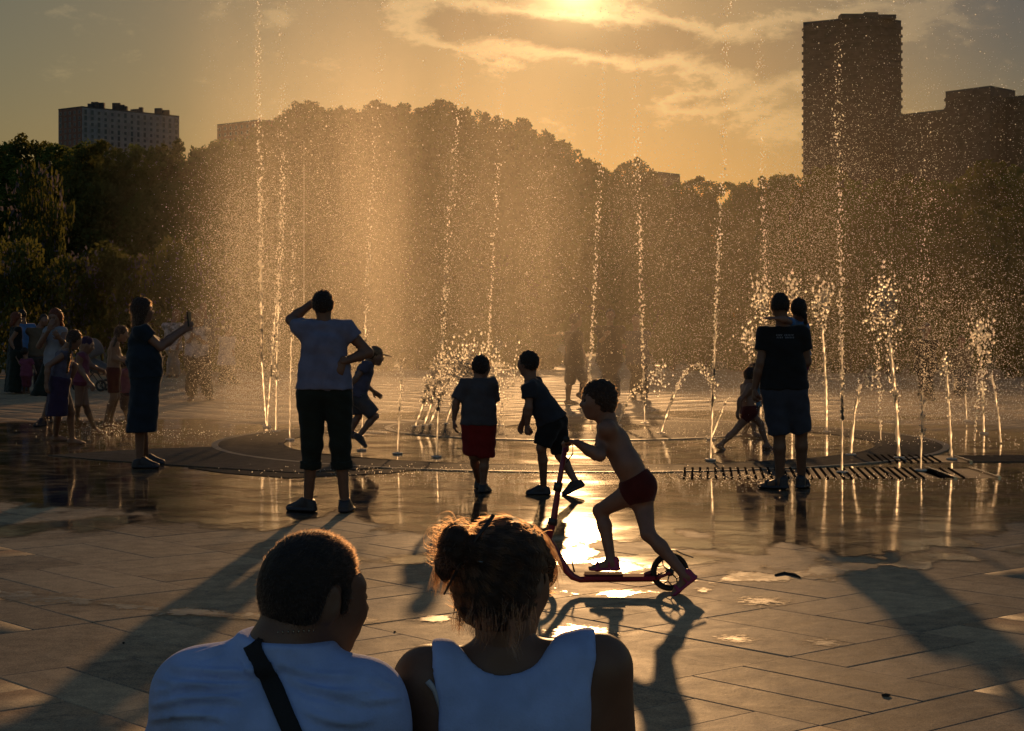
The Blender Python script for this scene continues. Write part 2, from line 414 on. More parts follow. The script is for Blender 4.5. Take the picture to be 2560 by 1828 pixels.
for x0, x1 in ((-260, 1.2), (5.4, 260)):
    b = MB(); b.box((x0, 52, -.02), (x1, 420, .05)); o = b.obj('lawn', M_LAWN); tag(o, 'dark lawn under the park trees', kind='structure')

# ---- thin water on the paving: outline from a field, cut by marching squares
def vnoise(x, y, seed):
    def hsh(i, j): return np.modf(np.abs(np.sin(i*127.1+j*311.7+seed*74.7)*43758.5453))[0]
    xi, yi = np.floor(x), np.floor(y); fx, fy = x-xi, y-yi; fx = fx*fx*(3-2*fx); fy = fy*fy*(3-2*fy)
    return (hsh(xi, yi)*(1-fx)+hsh(xi+1, yi)*fx)*(1-fy)+(hsh(xi, yi+1)*(1-fx)+hsh(xi+1, yi+1)*fx)*fy
def fbm(x, y, seed, o=4):
    r = 0; a = .5; n = 0
    for k in range(o): r = r+a*vnoise(x*2**k, y*2**k, seed+k); n += a; a *= .55
    return r/n-.5
def contour(field, x0, x1, y0, y1, h, z, lvl=-.22):
    xs = np.arange(x0, x1+h/2, h); ys = np.arange(y0, y1+h/2, h)
    X, Y = np.meshgrid(xs, ys, indexing='ij'); f = field(X, Y); dep = f; f = f-lvl; W = []
    V = []; F4 = []; F3 = []; ids = {}
    pos = f > 0
    nx, ny = f.shape
    def corner(i, j):
        k = (0, i, j)
        if k not in ids: ids[k] = len(V); V.append((xs[i], ys[j], z)); W.append(f[i, j]+lvl)
        return ids[k]
    def edge(i, j, i2, j2):
        k = (1, i, j, i2, j2) if (i, j) < (i2, j2) else (1, i2, j2, i, j)
        if k not in ids:
            a, b = f[i, j], f[i2, j2]; t = a/(a-b); ids[k] = len(V)
            V.append((xs[i]+(xs[i2]-xs[i])*t, ys[j]+(ys[j2]-ys[j])*t, z)); W.append(lvl)
        return ids[k]
    cnt = pos[:-1, :-1].astype(int)+pos[1:, :-1]+pos[1:, 1:]+pos[:-1, 1:]
    polys = []
    for i, j in np.argwhere(cnt > 0):
        cs = [(i, j), (i+1, j), (i+1, j+1), (i, j+1)]; poly = []
        for q in range(4):
            a, b = cs[q], cs[(q+1) % 4]
            if pos[a]: poly.append(corner(*a))
            if pos[a] != pos[b]: poly.append(edge(*a, *b))
        if len(poly) >= 3: polys.append(poly)
    return np.array(V), polys, np.array(W, np.float32)
def seg_dist(X, Y, pts):
    d = np.full(X.shape, 1e9)
    for (ax, ay), (bx, by) in zip(pts[:-1], pts[1:]):
        t = np.clip(((X-ax)*(bx-ax)+(Y-ay)*(by-ay))/((bx-ax)**2+(by-ay)**2), 0, 1)
        d = np.minimum(d, np.hypot(X-ax-t*(bx-ax), Y-ay-t*(by-ay)))
    return d
EDGE = [(-400, 1215), (0, 1255), (160, 1275), (330, 1285), (560, 1300), (700, 1308), (860, 1300), (1000, 1318), (1150, 1322), (1300, 1345), (1400, 1368), (1560, 1372), (1700, 1350), (1850, 1362), (2000, 1362), (2200, 1370), (2400, 1352), (2560, 1330), (3000, 1300)]
EX = np.array([p[0] for p in EDGE]); EY = np.array([p[1] for p in EDGE])
def wet(X, Y):
    px = 1280+X/Y*F; edge = GD(np.interp(px, EX, EY))
    n = fbm(X*1.6, Y*.6, 5, 6)
    f = (Y-edge)*.48+n*1.7+.5*fbm(X*6., Y*2., 8, 4)
    f = np.minimum(f, (26.6-Y)*.35+4.*fbm(X*.35, Y*.35, 55, 4))
    s = -.02+.35*fbm(X*2.6, Y*1.2, 31, 4)
    l1 = [tuple(G(x, y)[:2]) for x, y in ((-150, 1478), (60, 1492), (260, 1508), (420, 1528), (560, 1540), (700, 1548), (950, 1552), (1090, 1548))]
    f = np.maximum(f, .12-seg_dist(X, Y*1.0, l1)*1.3+.62*fbm(X*5.0, Y*2.2, 12, 6))
    l2 = [tuple(G(x, y)[:2]) for x, y in ((1560, 1420), (1750, 1455), (1960, 1440), (2150, 1420), (2330, 1400), (2560, 1372), (2800, 1350))]
    f = np.maximum(f, .05-seg_dist(X, Y, l2)*.75+.85*fbm(X*5.2, Y*2.0, 17, 6))
    l3 = [tuple(G(x, y)[:2]) for x, y in ((1330, 1470), (1480, 1490), (1700, 1478), (1850, 1440))]
    f = np.maximum(f, -.03-seg_dist(X, Y, l3)*.75+.85*fbm(X*5.2, Y*2.2, 23, 6))
    for x, y, r in ((1441, 1581, .10), (1370, 1395, .3), (1600, 1400, .25), (1700, 1395, .2), (860, 1400, .16), (1015, 1400, .18), (1900, 1505, .10), (150, 1312, .2), (60, 1325, .28), (215, 1318, .22), (300, 1300, .3), (1845, 1600, .05), (2060, 1610, .05)):
        g = G(x, y); f = np.maximum(f, r-np.hypot((X-g[0]), (Y-g[1])*.8)+.45*fbm(X*4, Y*2.2, 41, 3)*min(1, r*4))
    return f
def film(name, label, x0, x1, y0, y1, h, z=.0032):
    V, polys, W = contour(wet, x0, x1, y0, y1, h, z)
    me = build_mesh(name, V, faces=polys, mat=M_FILM); at = me.attributes.new('depth', 'FLOAT', 'POINT'); at.data.foreach_set('value', W)
    o = link(name, me); tag(o, label, kind='structure'); return o
film('water_film', 'golden wet film and puddles spread over the paving', -4.8, 5.6, 6.5, 15.4, .026)
film('water_film', 'shallow sheet of water around the fountain jets', -13., 14., 15.4, 29., .2)

# ---- fountain floor: big ring basin, inner ring, dark dry island, slotted grates
def disc(name, c, r0, r1, z0, z1, mat, parent, n=96, sx=1.):
    V = []; Fc = []
    for i in range(n):
        th = 2*math.pi*i/n; d = np.array((math.cos(th), math.sin(th), 0))
        V += [c+d*r0+np.array((0, 0, z0)), c+d*r0+np.array((0, 0, z1)), c+d*r1+np.array((0, 0, z1)), c+d*r1+np.array((0, 0, z0))]
    for i in range(n):
        a, b = i*4, ((i+1) % n)*4
        for k in range(3): Fc.append((a+k, b+k, b+k+1, a+k+1))
    base = np.asarray(c)
    return link(name, build_mesh(name, np.array(V)-base, faces=Fc, mat=mat, smooth=False), parent, None if parent is not None else base)
bc = np.array((.80, 21.9, 0.))
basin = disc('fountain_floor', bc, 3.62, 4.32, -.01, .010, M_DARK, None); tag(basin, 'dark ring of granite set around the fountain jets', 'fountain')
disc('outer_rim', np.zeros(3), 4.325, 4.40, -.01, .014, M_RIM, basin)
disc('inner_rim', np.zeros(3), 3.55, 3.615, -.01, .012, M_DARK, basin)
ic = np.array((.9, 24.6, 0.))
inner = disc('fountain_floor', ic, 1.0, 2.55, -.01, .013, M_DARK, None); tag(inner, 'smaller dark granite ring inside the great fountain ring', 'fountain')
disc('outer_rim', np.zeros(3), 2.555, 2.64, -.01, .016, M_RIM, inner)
def plate(name, pts, z0, z1, mat, label, cat=None, kind=None):
    b = MB(); g = [G(*p) for p in pts]; n = len(g); base = np.mean(g, 0)
    v = [p-base+np.array((0, 0, z0)) for p in g]+[p-base+np.array((0, 0, z1)) for p in g]
    b.add(v, [tuple(range(n, 2*n)), tuple(reversed(range(n)))]+[(i, (i+1) % n, n+(i+1) % n, n+i) for i in range(n)])
    o = link(name, b.mesh(name, mat), None, base); tag(o, label, cat, kind=kind); return o
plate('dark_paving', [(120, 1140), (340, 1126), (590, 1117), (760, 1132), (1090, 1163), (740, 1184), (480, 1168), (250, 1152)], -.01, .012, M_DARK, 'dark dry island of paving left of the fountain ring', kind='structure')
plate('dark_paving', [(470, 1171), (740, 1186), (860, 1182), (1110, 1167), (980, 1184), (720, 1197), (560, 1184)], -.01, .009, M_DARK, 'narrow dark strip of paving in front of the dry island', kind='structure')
M_IRON = material('grate_iron', (.02, .018, .016), .8, spec=.0)
M_STEEL = material('steel_edge', (.55, .5, .42), .25, metal=.9)
def grate(label, x0, x1, y0, y1, bar=.022, pitch=.075, skew=.35):
    A, B = G(x0, y1), G(x1, y1); dep = GD(y0)-GD(y1); base = (A+B)/2
    root = link('drain_grate', None, None, base); tag(root, label, 'grate', 'slotted drain grates of the fountain')
    L = B[0]-A[0]; b = MB()
    n = int(L/pitch)
    for i in range(n):
        x = -L/2+pitch*(i+.5); b.add([(x-bar/2, 0, 0), (x+bar/2, 0, 0), (x+bar/2+skew*dep*.3, dep, 0), (x-bar/2+skew*dep*.3, dep, 0), (x-bar/2, 0, .016), (x+bar/2, 0, .016), (x+bar/2+skew*dep*.3, dep, .016), (x-bar/2+skew*dep*.3, dep, .016)],
                                           [(4, 5, 6, 7), (0, 1, 5, 4), (1, 2, 6, 5), (2, 3, 7, 6), (3, 0, 4, 7)])
    o = b.obj('bars', M_IRON, root); tag(o, kind='stuff')
    b = MB(); b.box((-L/2, 0, -.01), (L/2+.2, dep, .004)); b.obj('pit', M_JOINT, root)
    b = MB(); b.box((L/2+.20, -.02, 0), (L/2+.23, dep*1.02, .024)); b.obj('end_bar', M_STEEL, root)
grate('long slotted drain grate beside the man carrying a child', 1700, 2330, 1172, 1198)
grate('shorter slotted grate behind the long one', 2180, 2375, 1140, 1157)
grate('slotted drain grate at the far end beside the tall jets', 2350, 2440, 1173, 1197, pitch=.09)
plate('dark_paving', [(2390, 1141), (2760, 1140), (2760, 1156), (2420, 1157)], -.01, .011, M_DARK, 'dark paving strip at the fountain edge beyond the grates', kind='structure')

# ------------------------------------------------------------------ trees
def leaf_material(name, c1, c2, tr):
    m = bpy.data.materials.new(name); m.use_nodes = True; t = NT(m.node_tree)
    g = t.node('ShaderNodeNewGeometry'); rnd = t.node('ShaderNodeObjectInfo').outputs['Random']
    n = t.noise(g.outputs['Position'], 1.1, 3.)
    col = t.mix(t.smooth(t.math('ADD', n, t.math('MULTIPLY', t.math('SUBTRACT', rnd, .5), .25)), .35, .65), c1, c2)
    b = t.node('ShaderNodeBsdfDiffuse', Color=col)
    tl = t.node('ShaderNodeBsdfTranslucent', Color=t.mix(.5, col, tr))
    mx = t.node('ShaderNodeMixShader', Fac=.38); t.l.new(b.outputs[0], mx.inputs[1]); t.l.new(tl.outputs[0], mx.inputs[2])
    o = t.node('ShaderNodeOutputMaterial'); t.l.new(mx.outputs[0], o.inputs['Surface']); return m
M_LEAF = leaf_material('leaf_green', (.048, .070, .018), (.10, .125, .034), (.18, .20, .04))
M_LEAF2 = leaf_material('leaf_olive', (.055, .062, .020), (.11, .115, .036), (.19, .18, .04))
M_LILAC = leaf_material('lilac_bloom', (.10, .085, .10), (.17, .145, .165), (.14, .12, .13))
M_BARK = material('tree_bark', (.055, .042, .032), .9, bump=.6, bscale=14.)

def leaf_cloud(rng, blobs, n, size, squash=1.):
    """n leaf quads scattered through the blobs (centre, radius), thicker towards each blob's skin"""
    w = np.array([b[1]**2 for b in blobs]); pick = rng.choice(len(blobs), n, p=w/w.sum())
    C = np.array([b[0] for b in blobs])[pick]; rad = np.array([b[1] for b in blobs])[pick]
    d = rng.normal(size=(n, 3)); d /= np.linalg.norm(d, axis=1)[:, None]
    rr = rng.uniform(.25, 1.0, n)**.45*(1+rng.normal(0, .07, n))
    c = C+d*(rad*rr)[:, None]
    a = rng.normal(size=(n, 3)); a /= np.linalg.norm(a, axis=1)[:, None]
    b = np.cross(a, rng.normal(size=(n, 3))); b /= np.linalg.norm(b, axis=1)[:, None]
    s = size*rng.uniform(.55, 1.45, n)[:, None]
    V = np.stack((c-a*s, c+b*s*.55, c+a*s, c-b*s*.55), 1).reshape(-1, 3)
    return V, np.arange(4*n).reshape(-1, 4)
def crown_mesh(name, seed, n, size, mat, shape=(1., 1.), top=0.):
    rng = np.random.default_rng(seed); blobs = []
    for k in range(26):
        th = rng.uniform(0, 2*math.pi); z = rng.uniform(-.75, .85); r = math.sqrt(max(.05, 1-z*z))*rng.uniform(.45, .82)
        blobs.append((np.array((math.cos(th)*r*shape[0], math.sin(th)*r*shape[0], z*.8*shape[1])), rng.uniform(.20, .36)))
    blobs.append((np.array((0, 0, 0.)), .62))
    for k in range(24):
        th = rng.uniform(0, 2*math.pi); r = rng.uniform(.1, .95)
        blobs.append((np.array((math.cos(th)*r*shape[0], math.sin(th)*r*shape[0], (.78-.45*r*r+rng.uniform(0, .16))*shape[1])), rng.uniform(.05, .13)))
    V, Q = leaf_cloud(rng, blobs, n, size); return build_mesh(name, V, quad=Q, mat=mat)
CROWNS = [crown_mesh('crown', 20+i, 13000, .038, M_LEAF if i % 2 == 0 else M_LEAF2, shape=((1, 1), (.9, 1.1), (1.1, .9), (.85, 1.2))[i]) for i in range(4)]
def trunk_mesh(seed):
    rng = random.Random(seed); b = MB()
    b.tube([(0, 0, 0), (.02, .01, .35), (rng.uniform(-.05, .05), rng.uniform(-.05, .05), .75), (rng.uniform(-.1, .1), 0, 1.15)], [.075, .055, .045, .03], 9)
    for k in range(6):
        th = k*1.05+rng.random(); z = rng.uniform(.45, .8)
        b.tube([(0, 0, z), (math.cos(th)*.25, math.sin(th)*.25, z+.25), (math.cos(th)*.55, math.sin(th)*.55, z+.30+rng.random()*.1)], [.035, .024, .010], 6)
    return b.mesh('trunk', M_BARK, True)
TRUNKS = [trunk_mesh(i) for i in range(3)]
def tree(label, px, ytop, D, r, k, group, tz=1.05, name='tree', base=0.):
    """crown radius r (m), top of the crown at photo row ytop"""
    rr = random.Random(int(px*7+ytop*13+D))
    top = CH-(ytop-HZ)/F*D; X = (px-1280)/F*D
    root = link(name, None, None, (X, D, base)); tag(root, label, 'tree', group)
    zc = top-r*tz*.95
    c = link('crown', CROWNS[k % 4], root, (0, 0, zc-base)); c.scale = (r, r, r*tz); c.rotation_euler = (0, 0, rr.uniform(0, 6.28))
    t = link('trunk', TRUNKS[k % 3], root); h = max(1., zc-base); t.scale = (r*1.1, r*1.1, h*.86); t.rotation_euler = (0, 0, rr.uniform(0, 6))
    lo = zc-r*tz*.8
    if lo > 1.6:      # low skirt of foliage so the grove closes to the ground
        s = link('lower_crown', CROWNS[(k+1) % 4], root, (rr.uniform(-.3, .3)*r, rr.uniform(-.2, .2), lo*.52)); s.scale = (r*.95, r*.9, lo*.62); s.rotation_euler = (0, 0, rr.uniform(0, 6.28))
    return root

GL = 'dark trees along the edge of the park'
for i, (x, yt, D, r, w) in enumerate(((-60, 352, 56, 2.3, 'cut by the picture edge'), (60, 352, 58, 1.7, 'in front of empty sky'), (165, 348, 57, 1.5, 'just left of the apartment block'),
        (265, 385, 55, 1.7, 'under the brick end of the apartment block'), (355, 372, 56, 1.4, 'below the middle of the apartment block'), (452, 366, 57, 1.5, 'at the right end of the apartment block'),
        (530, 348, 58, 1.45, 'before the red block'), (618, 380, 60, 1.7, 'beside the leftmost tall jet'), (20, 430, 52, 1.9, 'low, behind the red haired women'), (200, 450, 51, 1.8, 'low, behind the bending girls'), (400, 450, 52, 1.9, 'low, behind the woman in the blue dress'), (560, 470, 54, 1.9, 'low, behind the falling spray'))):
    k_ = 1.85; tree('dark leafy tree on the left, '+w, x, yt, D*k_, r*k_, i, GL)
GH = 'tall hill of trees behind the spray'
DX = np.array((640, 690, 760, 860, 1000, 1130, 1250, 1370, 1430, 1480)); DY = np.array((330, 292, 277, 270, 266, 272, 306, 346, 398, 440))
rr_ = random.Random(8); ordn = ['first', 'second', 'third', 'fourth', 'fifth', 'sixth', 'seventh', 'eighth', 'ninth', 'tenth', 'eleventh', 'twelfth', 'thirteenth', 'fourteenth', 'fifteenth', 'sixteenth', 'seventeenth', 'eighteenth', 'nineteenth', 'twentieth']
for i, x in enumerate(range(672, 1480, 44)):
    tree('tall hazy tree on the crest of the central grove, %s from the left' % ordn[i], x+rr_.uniform(-8, 8), float(np.interp(x, DX, DY))+rr_.uniform(-4, 10), 150+(i % 3)*5, 3.1+rr_.uniform(0, .9), i+1, GH)
for i, x in enumerate(range(700, 1430, 105)):
    tree('hazy tree low in front of the central grove, %s from the left' % ordn[i], x, float(np.interp(x, DX, DY))+75+rr_.uniform(0, 25), 138, 5.6, i+2, GH)
GR = 'lower trees on the right of the park'
for i, (x, yt, D, r, w) in enumerate(((1530, 428, 78, 1.5, 'first right of the gap in the sky'), (1590, 408, 80, 1.6, 'round topped, left of the small roof'), (1660, 452, 76, 1.5, 'in front of the small roof'), (1755, 462, 74, 1.4, 'thin topped, under the open sky'),
        (1840, 462, 75, 1.5, 'second under the open sky'), (1900, 452, 76, 1.4, 'third under the open sky'), (1975, 430, 74, 1.6, 'at the foot of the tower, left corner'), (2070, 440, 72, 1.8, 'in front of the tower'), (2170, 455, 70, 1.8, 'under the right side of the tower'),
        (2270, 450, 70, 1.8, 'under the low roof'), (2370, 440, 69, 1.9, 'left of the stepped block'), (2470, 430, 68, 1.9, 'under the stepped block'), (2570, 420, 66, 2.0, 'cut by the picture edge'),
        (1500, 560, 70, 1.9, 'low, above the scooter child'), (1640, 560, 66, 2.0, 'low, left of the carried child'), (1800, 570, 64, 2.0, 'low, behind the man in black'), (1960, 560, 64, 2.0, 'low, right of the man in black'), (2130, 570, 62, 2.0, 'low, above the long grate'), (2300, 560, 60, 2.1, 'low, above the foamy jets'), (2470, 560, 58, 2.2, 'low, at the far right'))):
    tree('shadowed park tree on the right, '+w, x, yt, D, r, i, GR)
def bush(label, px, ytop, D, r, k, mat_mesh=None, group='low bushes edging the plaza', name='bush'):
    rr = random.Random(int(px*3+D)); X = (px-1280)/F*D; top = CH-(ytop-HZ)/F*D
    root = link(name, None, None, (X, D, 0)); tag(root, label, 'bush', group)
    c = link('foliage', mat_mesh or CROWNS[k % 4], root, (0, 0, top*.46)); c.scale = (r, r*.8, top*.56); c.rotation_euler = (0, 0, rr.uniform(0, 6.28))
    b = MB()
    for q in range(5):
        th = q*1.3; b.tube([(0.05*math.cos(th), .05*math.sin(th), 0), (math.cos(th)*r*.35, math.sin(th)*r*.3, top*.55)], [.03, .012], 5)
    b.obj('stems', M_BARK, root)
LIL = [crown_mesh('foliage', 60+i, 5200, .05, M_LEAF2) for i in range(2)]
BLOOM = [crown_mesh('bloom', 70+i, 700, .036, M_LILAC) for i in range(2)]
for i, (x, yt, D, r, w) in enumerate(((95, 412, 60, 1.5, 'tall, left of the bending girls'), (30, 600, 46, 1.1, 'behind the red haired woman'), (165, 640, 46.5, 1.1, 'above the girl with the braid'), (265, 610, 47, 1.2, 'beside the woman in the blue dress'), (370, 640, 47, 1.2, 'behind the raised phone'), (470, 600, 48, 1.2, 'behind the woman in dark trousers'), (560, 640, 49, 1.1, 'at the edge of the spray'))):
    bush('pale flowering lilac bush, '+w, x, yt, D, r, i, LIL[i % 2], 'lilac bushes behind the bystanders', 'lilac_bush')
    root = [o for o in bpy.data.objects if o.name.startswith('lilac_bush')][-1]
    root = max((o for o in bpy.data.objects if o.name.startswith('lilac_bush')), key=lambda o: o.name)
    top = CH-(yt-HZ)/F*D
    c = link('bloom', BLOOM[i % 2], root, (0, -.12, top*.5)); c['kind'] = 'stuff'; c.scale = (r*1.03, r*.86, top*.56); c.rotation_euler = (0, 0, i*1.3)
for i, (x, yt, D) in enumerate(((640, 815, 50), (720, 820, 50), (800, 818, 50), (880, 822, 50), (960, 816, 50), (1040, 822, 51), (1120, 820, 51), (1200, 815, 51), (1285, 822, 51), (1360, 818, 51.5),
                               (1680, 800, 50), (1760, 806, 50), (1850, 802, 50), (1940, 800, 49), (2030, 806, 49), (2120, 800, 48), (2220, 796, 48), (2320, 800, 47), (2420, 795, 46), (2530, 790, 45))):
    w = ['first', 'second', 'third', 'fourth', 'fifth', 'sixth', 'seventh', 'eighth', 'ninth', 'tenth'][i % 10]
    bush('low clipped hedge bush, %s from the left in the %s row' % (w, 'central' if i < 10 else 'right hand'), x, yt, D, .62 if i < 10 else .72, i)

# ------------------------------------------------------------------ buildings far behind
M_BRICK = material('red_brick_wall', (.23, .12, .085), .9, vscale=.6, var=.15)
M_CONC = material('pale_panel_wall', (.30, .28, .27), .9, vscale=.4)
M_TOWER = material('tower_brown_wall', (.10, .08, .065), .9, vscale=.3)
M_ROOF = material('flat_roof', (.08, .075, .07), .9)
M_PANE = material('window_glass', (.05, .055, .07), .15, spec=.6)
M_FRAME = material('window_frame', (.26, .25, .25), .7)
M_PLANT = material('roof_equipment', (.06, .055, .055), .8)
def block(name, label, corners, top, mats, z0=0.):
    """corners: plan points counter-clockwise; one wall object per side, roof slab on top"""
    base = np.array((*np.mean(corners, 0), 0.)); root = link(name, None, None, base); tag(root, label, 'building')
    c = [np.array(p)-base[:2] for p in corners]; n = len(c)
    for i in range(n):
        a, b = c[i], c[(i+1) % n]; d = nrm(np.array((*(b-a), 0))); q = np.array((-d[1], d[0]))*.4
        m = MB(); m.add([(*a, z0), (*b, z0), (*(b+q), z0), (*(a+q), z0), (*a, top), (*b, top), (*(b+q), top), (*(a+q), top)], [(0, 1, 5, 4), (1, 2, 6, 5), (2, 3, 7, 6), (3, 0, 4, 7), (4, 5, 6, 7)])
        m.obj('wall', mats[i % len(mats)], root)
    m = MB(); v = [(*p, top-.2) for p in c]+[(*(p*1.004), top+.5) for p in c]
    m.add(v, [tuple(range(n, 2*n))]+[(i, (i+1) % n, n+(i+1) % n, n+i) for i in range(n)]); m.obj('roof', M_ROOF, root)
    return root, base
def facade_windows(root, base, a, b, top, rows, cols, pitch, ww, wh, seed, skip=0., proud=.12):
    rng = random.Random(seed); a = np.array((*a, 0.)); b = np.array((*b, 0.)); d = nrm(b-a); L = np.linalg.norm(b-a); nout = np.array((d[1], -d[0], 0))
    m = MB(); m.box((-ww/2, -proud, -wh/2), (ww/2, .05, wh/2)); pane = m.mesh('window', M_PANE)
    fr = MB(); t = .16
    for lo, hi in (((-ww/2-t, -proud-.1, -wh/2-t), (ww/2+t, .02, -wh/2)), ((-ww/2-t, -proud-.1, wh/2), (ww/2+t, .02, wh/2+t)), ((-ww/2-t, -proud-.1, -wh/2), (-ww/2, .02, wh/2)), ((ww/2, -proud-.1, -wh/2), (ww/2+t, .02, wh/2))): fr.box(lo, hi)
    frm = fr.mesh('frame', M_FRAME)
    ang = math.atan2(d[1], d[0])
    for r in range(rows):
        for c in range(cols):
            if rng.random() < skip: continue
            p = a+d*(L*(c+.5)/cols)+nout*.02; z = top-pitch*(r+.75)
            s = 1.55 if rng.random() < .22 else 1.
            o = link('window', pane, root, (p[0]-base[0], p[1]-base[1], z)); o.rotation_euler = (0, 0, ang); o.scale = (1, 1, s)
            q = link('frame', frm, o)
def plan(pts): return [((x-1280)/F*D, D) for x, D in pts]
# apartment block on the left: brick end wall and pale long facade
D0 = 900.; lf = plan([(146, D0*1.014), (205, D0), (448, D0*1.048)]); far_ = (lf[0][0]+lf[2][0]-lf[1][0], lf[0][1]+lf[2][1]-lf[1][1])
top = CH+(HZ-268)/F*D0
root, base = block('apartment_block', 'grey apartment block with a red brick end wall on the left skyline', [lf[0], lf[1], lf[2], far_], top, [M_BRICK, M_CONC])
facade_windows(root, base, lf[1], lf[2], top, 8, 15, 3., 1.5, 1.5, 4)
facade_windows(root, base, lf[0], lf[1], top, 8, 5, 3., 1.1, 1.4, 5)
rg = random.Random(2)
for k in range(17):
    m = MB()
    t_ = rg.uniform(.05, .85); p = lerp(lf[1], lf[2], t_); w_, h_ = rg.uniform(.6, 2.0), rg.uniform(1., 3.6)
    m.box((p[0]-base[0]-w_, p[1]-base[1]+1.5, top), (p[0]-base[0]+w_, p[1]-base[1]+4, top+.5+h_)); m.obj('roof_unit', M_PLANT, root)
lf = plan([(543, D0*1.024), (640, D0), (760, D0*1.01)]); far_ = (lf[0][0]+lf[2][0]-lf[1][0], lf[0][1]+lf[2][1]-lf[1][1]); top = CH+(HZ-302)/F*D0
root, base = block('brick_block', 'dark red brick block half hidden behind the spray', [lf[0], lf[1], lf[2], far_], top, [M_BRICK])
facade_windows(root, base, lf[0], lf[1], top, 5, 7, 3., 1.2, 1.4, 6)
for k in range(6): m = MB(); m.box((-6+k*2.6, -2, top), (-5.3+k*2.6, 0, top+1.2+(k % 3)*.8)); m.obj('roof_unit', M_PLANT, root)
# residential tower on the right, balconies toothing its corners
D1 = 675.
def tower(label, pts, ytop, D, floors, name, mats, slab=.55):
    c = plan(pts); top = CH+(HZ-ytop)/F*D
    root, base = block(name, label, c, top, mats)
    cc = np.array(c)-base[:2]; ctr = cc.mean(0)
    n = len(c); ed = MB()
    outer = [p+nrm(np.array((*(p-ctr), 0)))[:2]*slab for p in cc]
    ed.add([(*p, 0) for p in outer]+[(*p, 1.1) for p in outer], [tuple(range(n, 2*n)), tuple(reversed(range(n)))]+[(i, (i+1) % n, n+(i+1) % n, n+i) for i in range(n)])
    me = ed.mesh('balcony_band', mats[0])
    for k in range(floors): link('balcony_band', me, root, (0, 0, top-3.*(k+1)))
    return root, base, top
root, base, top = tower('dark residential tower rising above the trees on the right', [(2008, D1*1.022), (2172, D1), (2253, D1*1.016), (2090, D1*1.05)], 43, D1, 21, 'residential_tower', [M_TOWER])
for x0, x1, yt, dd in ((2106, 2165, 31, 6), (2165, 2200, 27, 5), (2200, 2245, 33, 6)):
    a_, b_ = (x0-1280)/F*D1-base[0], (x1-1280)/F*D1-base[0]; m = MB(); m.box((a_, D1-base[1]+3, top), (b_, D1-base[1]+3+dd, CH+(HZ-yt)/F*D1)); m.obj('penthouse', M_TOWER, root)
D2 = 640.
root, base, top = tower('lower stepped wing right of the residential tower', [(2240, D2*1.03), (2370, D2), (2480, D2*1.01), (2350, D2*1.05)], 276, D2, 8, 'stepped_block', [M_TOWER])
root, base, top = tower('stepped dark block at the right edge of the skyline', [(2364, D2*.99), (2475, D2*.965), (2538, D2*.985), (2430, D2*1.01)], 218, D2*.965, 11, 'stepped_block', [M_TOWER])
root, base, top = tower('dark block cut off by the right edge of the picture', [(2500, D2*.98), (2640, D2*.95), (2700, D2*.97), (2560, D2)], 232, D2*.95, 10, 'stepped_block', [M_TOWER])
root, base = block('brick_block', 'small flat roofed block peeping over the round topped tree', plan([(1560, 420), (1640, 412), (1700, 420), (1620, 430)]), CH+(HZ-434)/F*412, [M_TOWER])

# litter on the dry paving
M_LITTER = material('litter_dark', (.03, .024, .018), .8)
def litter(name, label, pts, h):
    g0 = G(*pts[0]); b = MB(); q = [G(*p)-g0 for p in pts]; b.tube([p+np.array((0, 0, h*.55)) for p in q], [h*.5]+[h]*(len(q)-2)+[h*.4], 7); o = b.obj(name, M_LITTER, None, True); o.location = tuple(g0); tag(o, label, name.replace('_', ' '))
litter('twig', 'dark wet twig lying right of the scooter', [(1938, 1441), (1960, 1436), (1985, 1440), (2000, 1446)], .012)
litter('pebble', 'small dark pebble on the paving at the lower right', [(2204, 1741), (2214, 1741), (2226, 1741)], .009)
litter('pebble', 'small dark pebble on the dry paving left of the seated man', [(306, 1609), (309, 1609), (312, 1609)], .006)
litter('pebble', 'tiny dark pebble between the seated couple and the scooter', [(984, 1581), (987, 1581), (990, 1581)], .005)
# ------------------------------------------------------------------ people
SKIN = material('skin', (.20, .105, .07), .5, var=.06, vscale=14., bump=.08, bscale=180.)
SKIN_T = material('skin_tanned', (.15, .078, .048), .5, var=.06, vscale=14., bump=.08, bscale=180.)
EYE = material('eye', (.05, .03, .02), .15)
def cloth(name, c, rough=.85, sheen=.15, tr=.18, var=.08):
    return material('cloth_'+name, c, rough, var=var, vscale=10., bump=.25, bscale=220., spec=.2, trans=(c, tr) if tr else None, sheen=sheen)
def hairm(name, c): return material('hair_'+name, c, .55, var=.25, vscale=60., bump=.8, bscale=140., spec=.35, trans=(tuple(min(1, x*3) for x in c), .15))
HAIR = {'dark': hairm('dark', (.022, .014, .010)), 'brown': hairm('brown', (.04, .021, .012)), 'red': hairm('red', (.16, .045, .018)), 'fair': hairm('fair', (.16, .09, .045))}

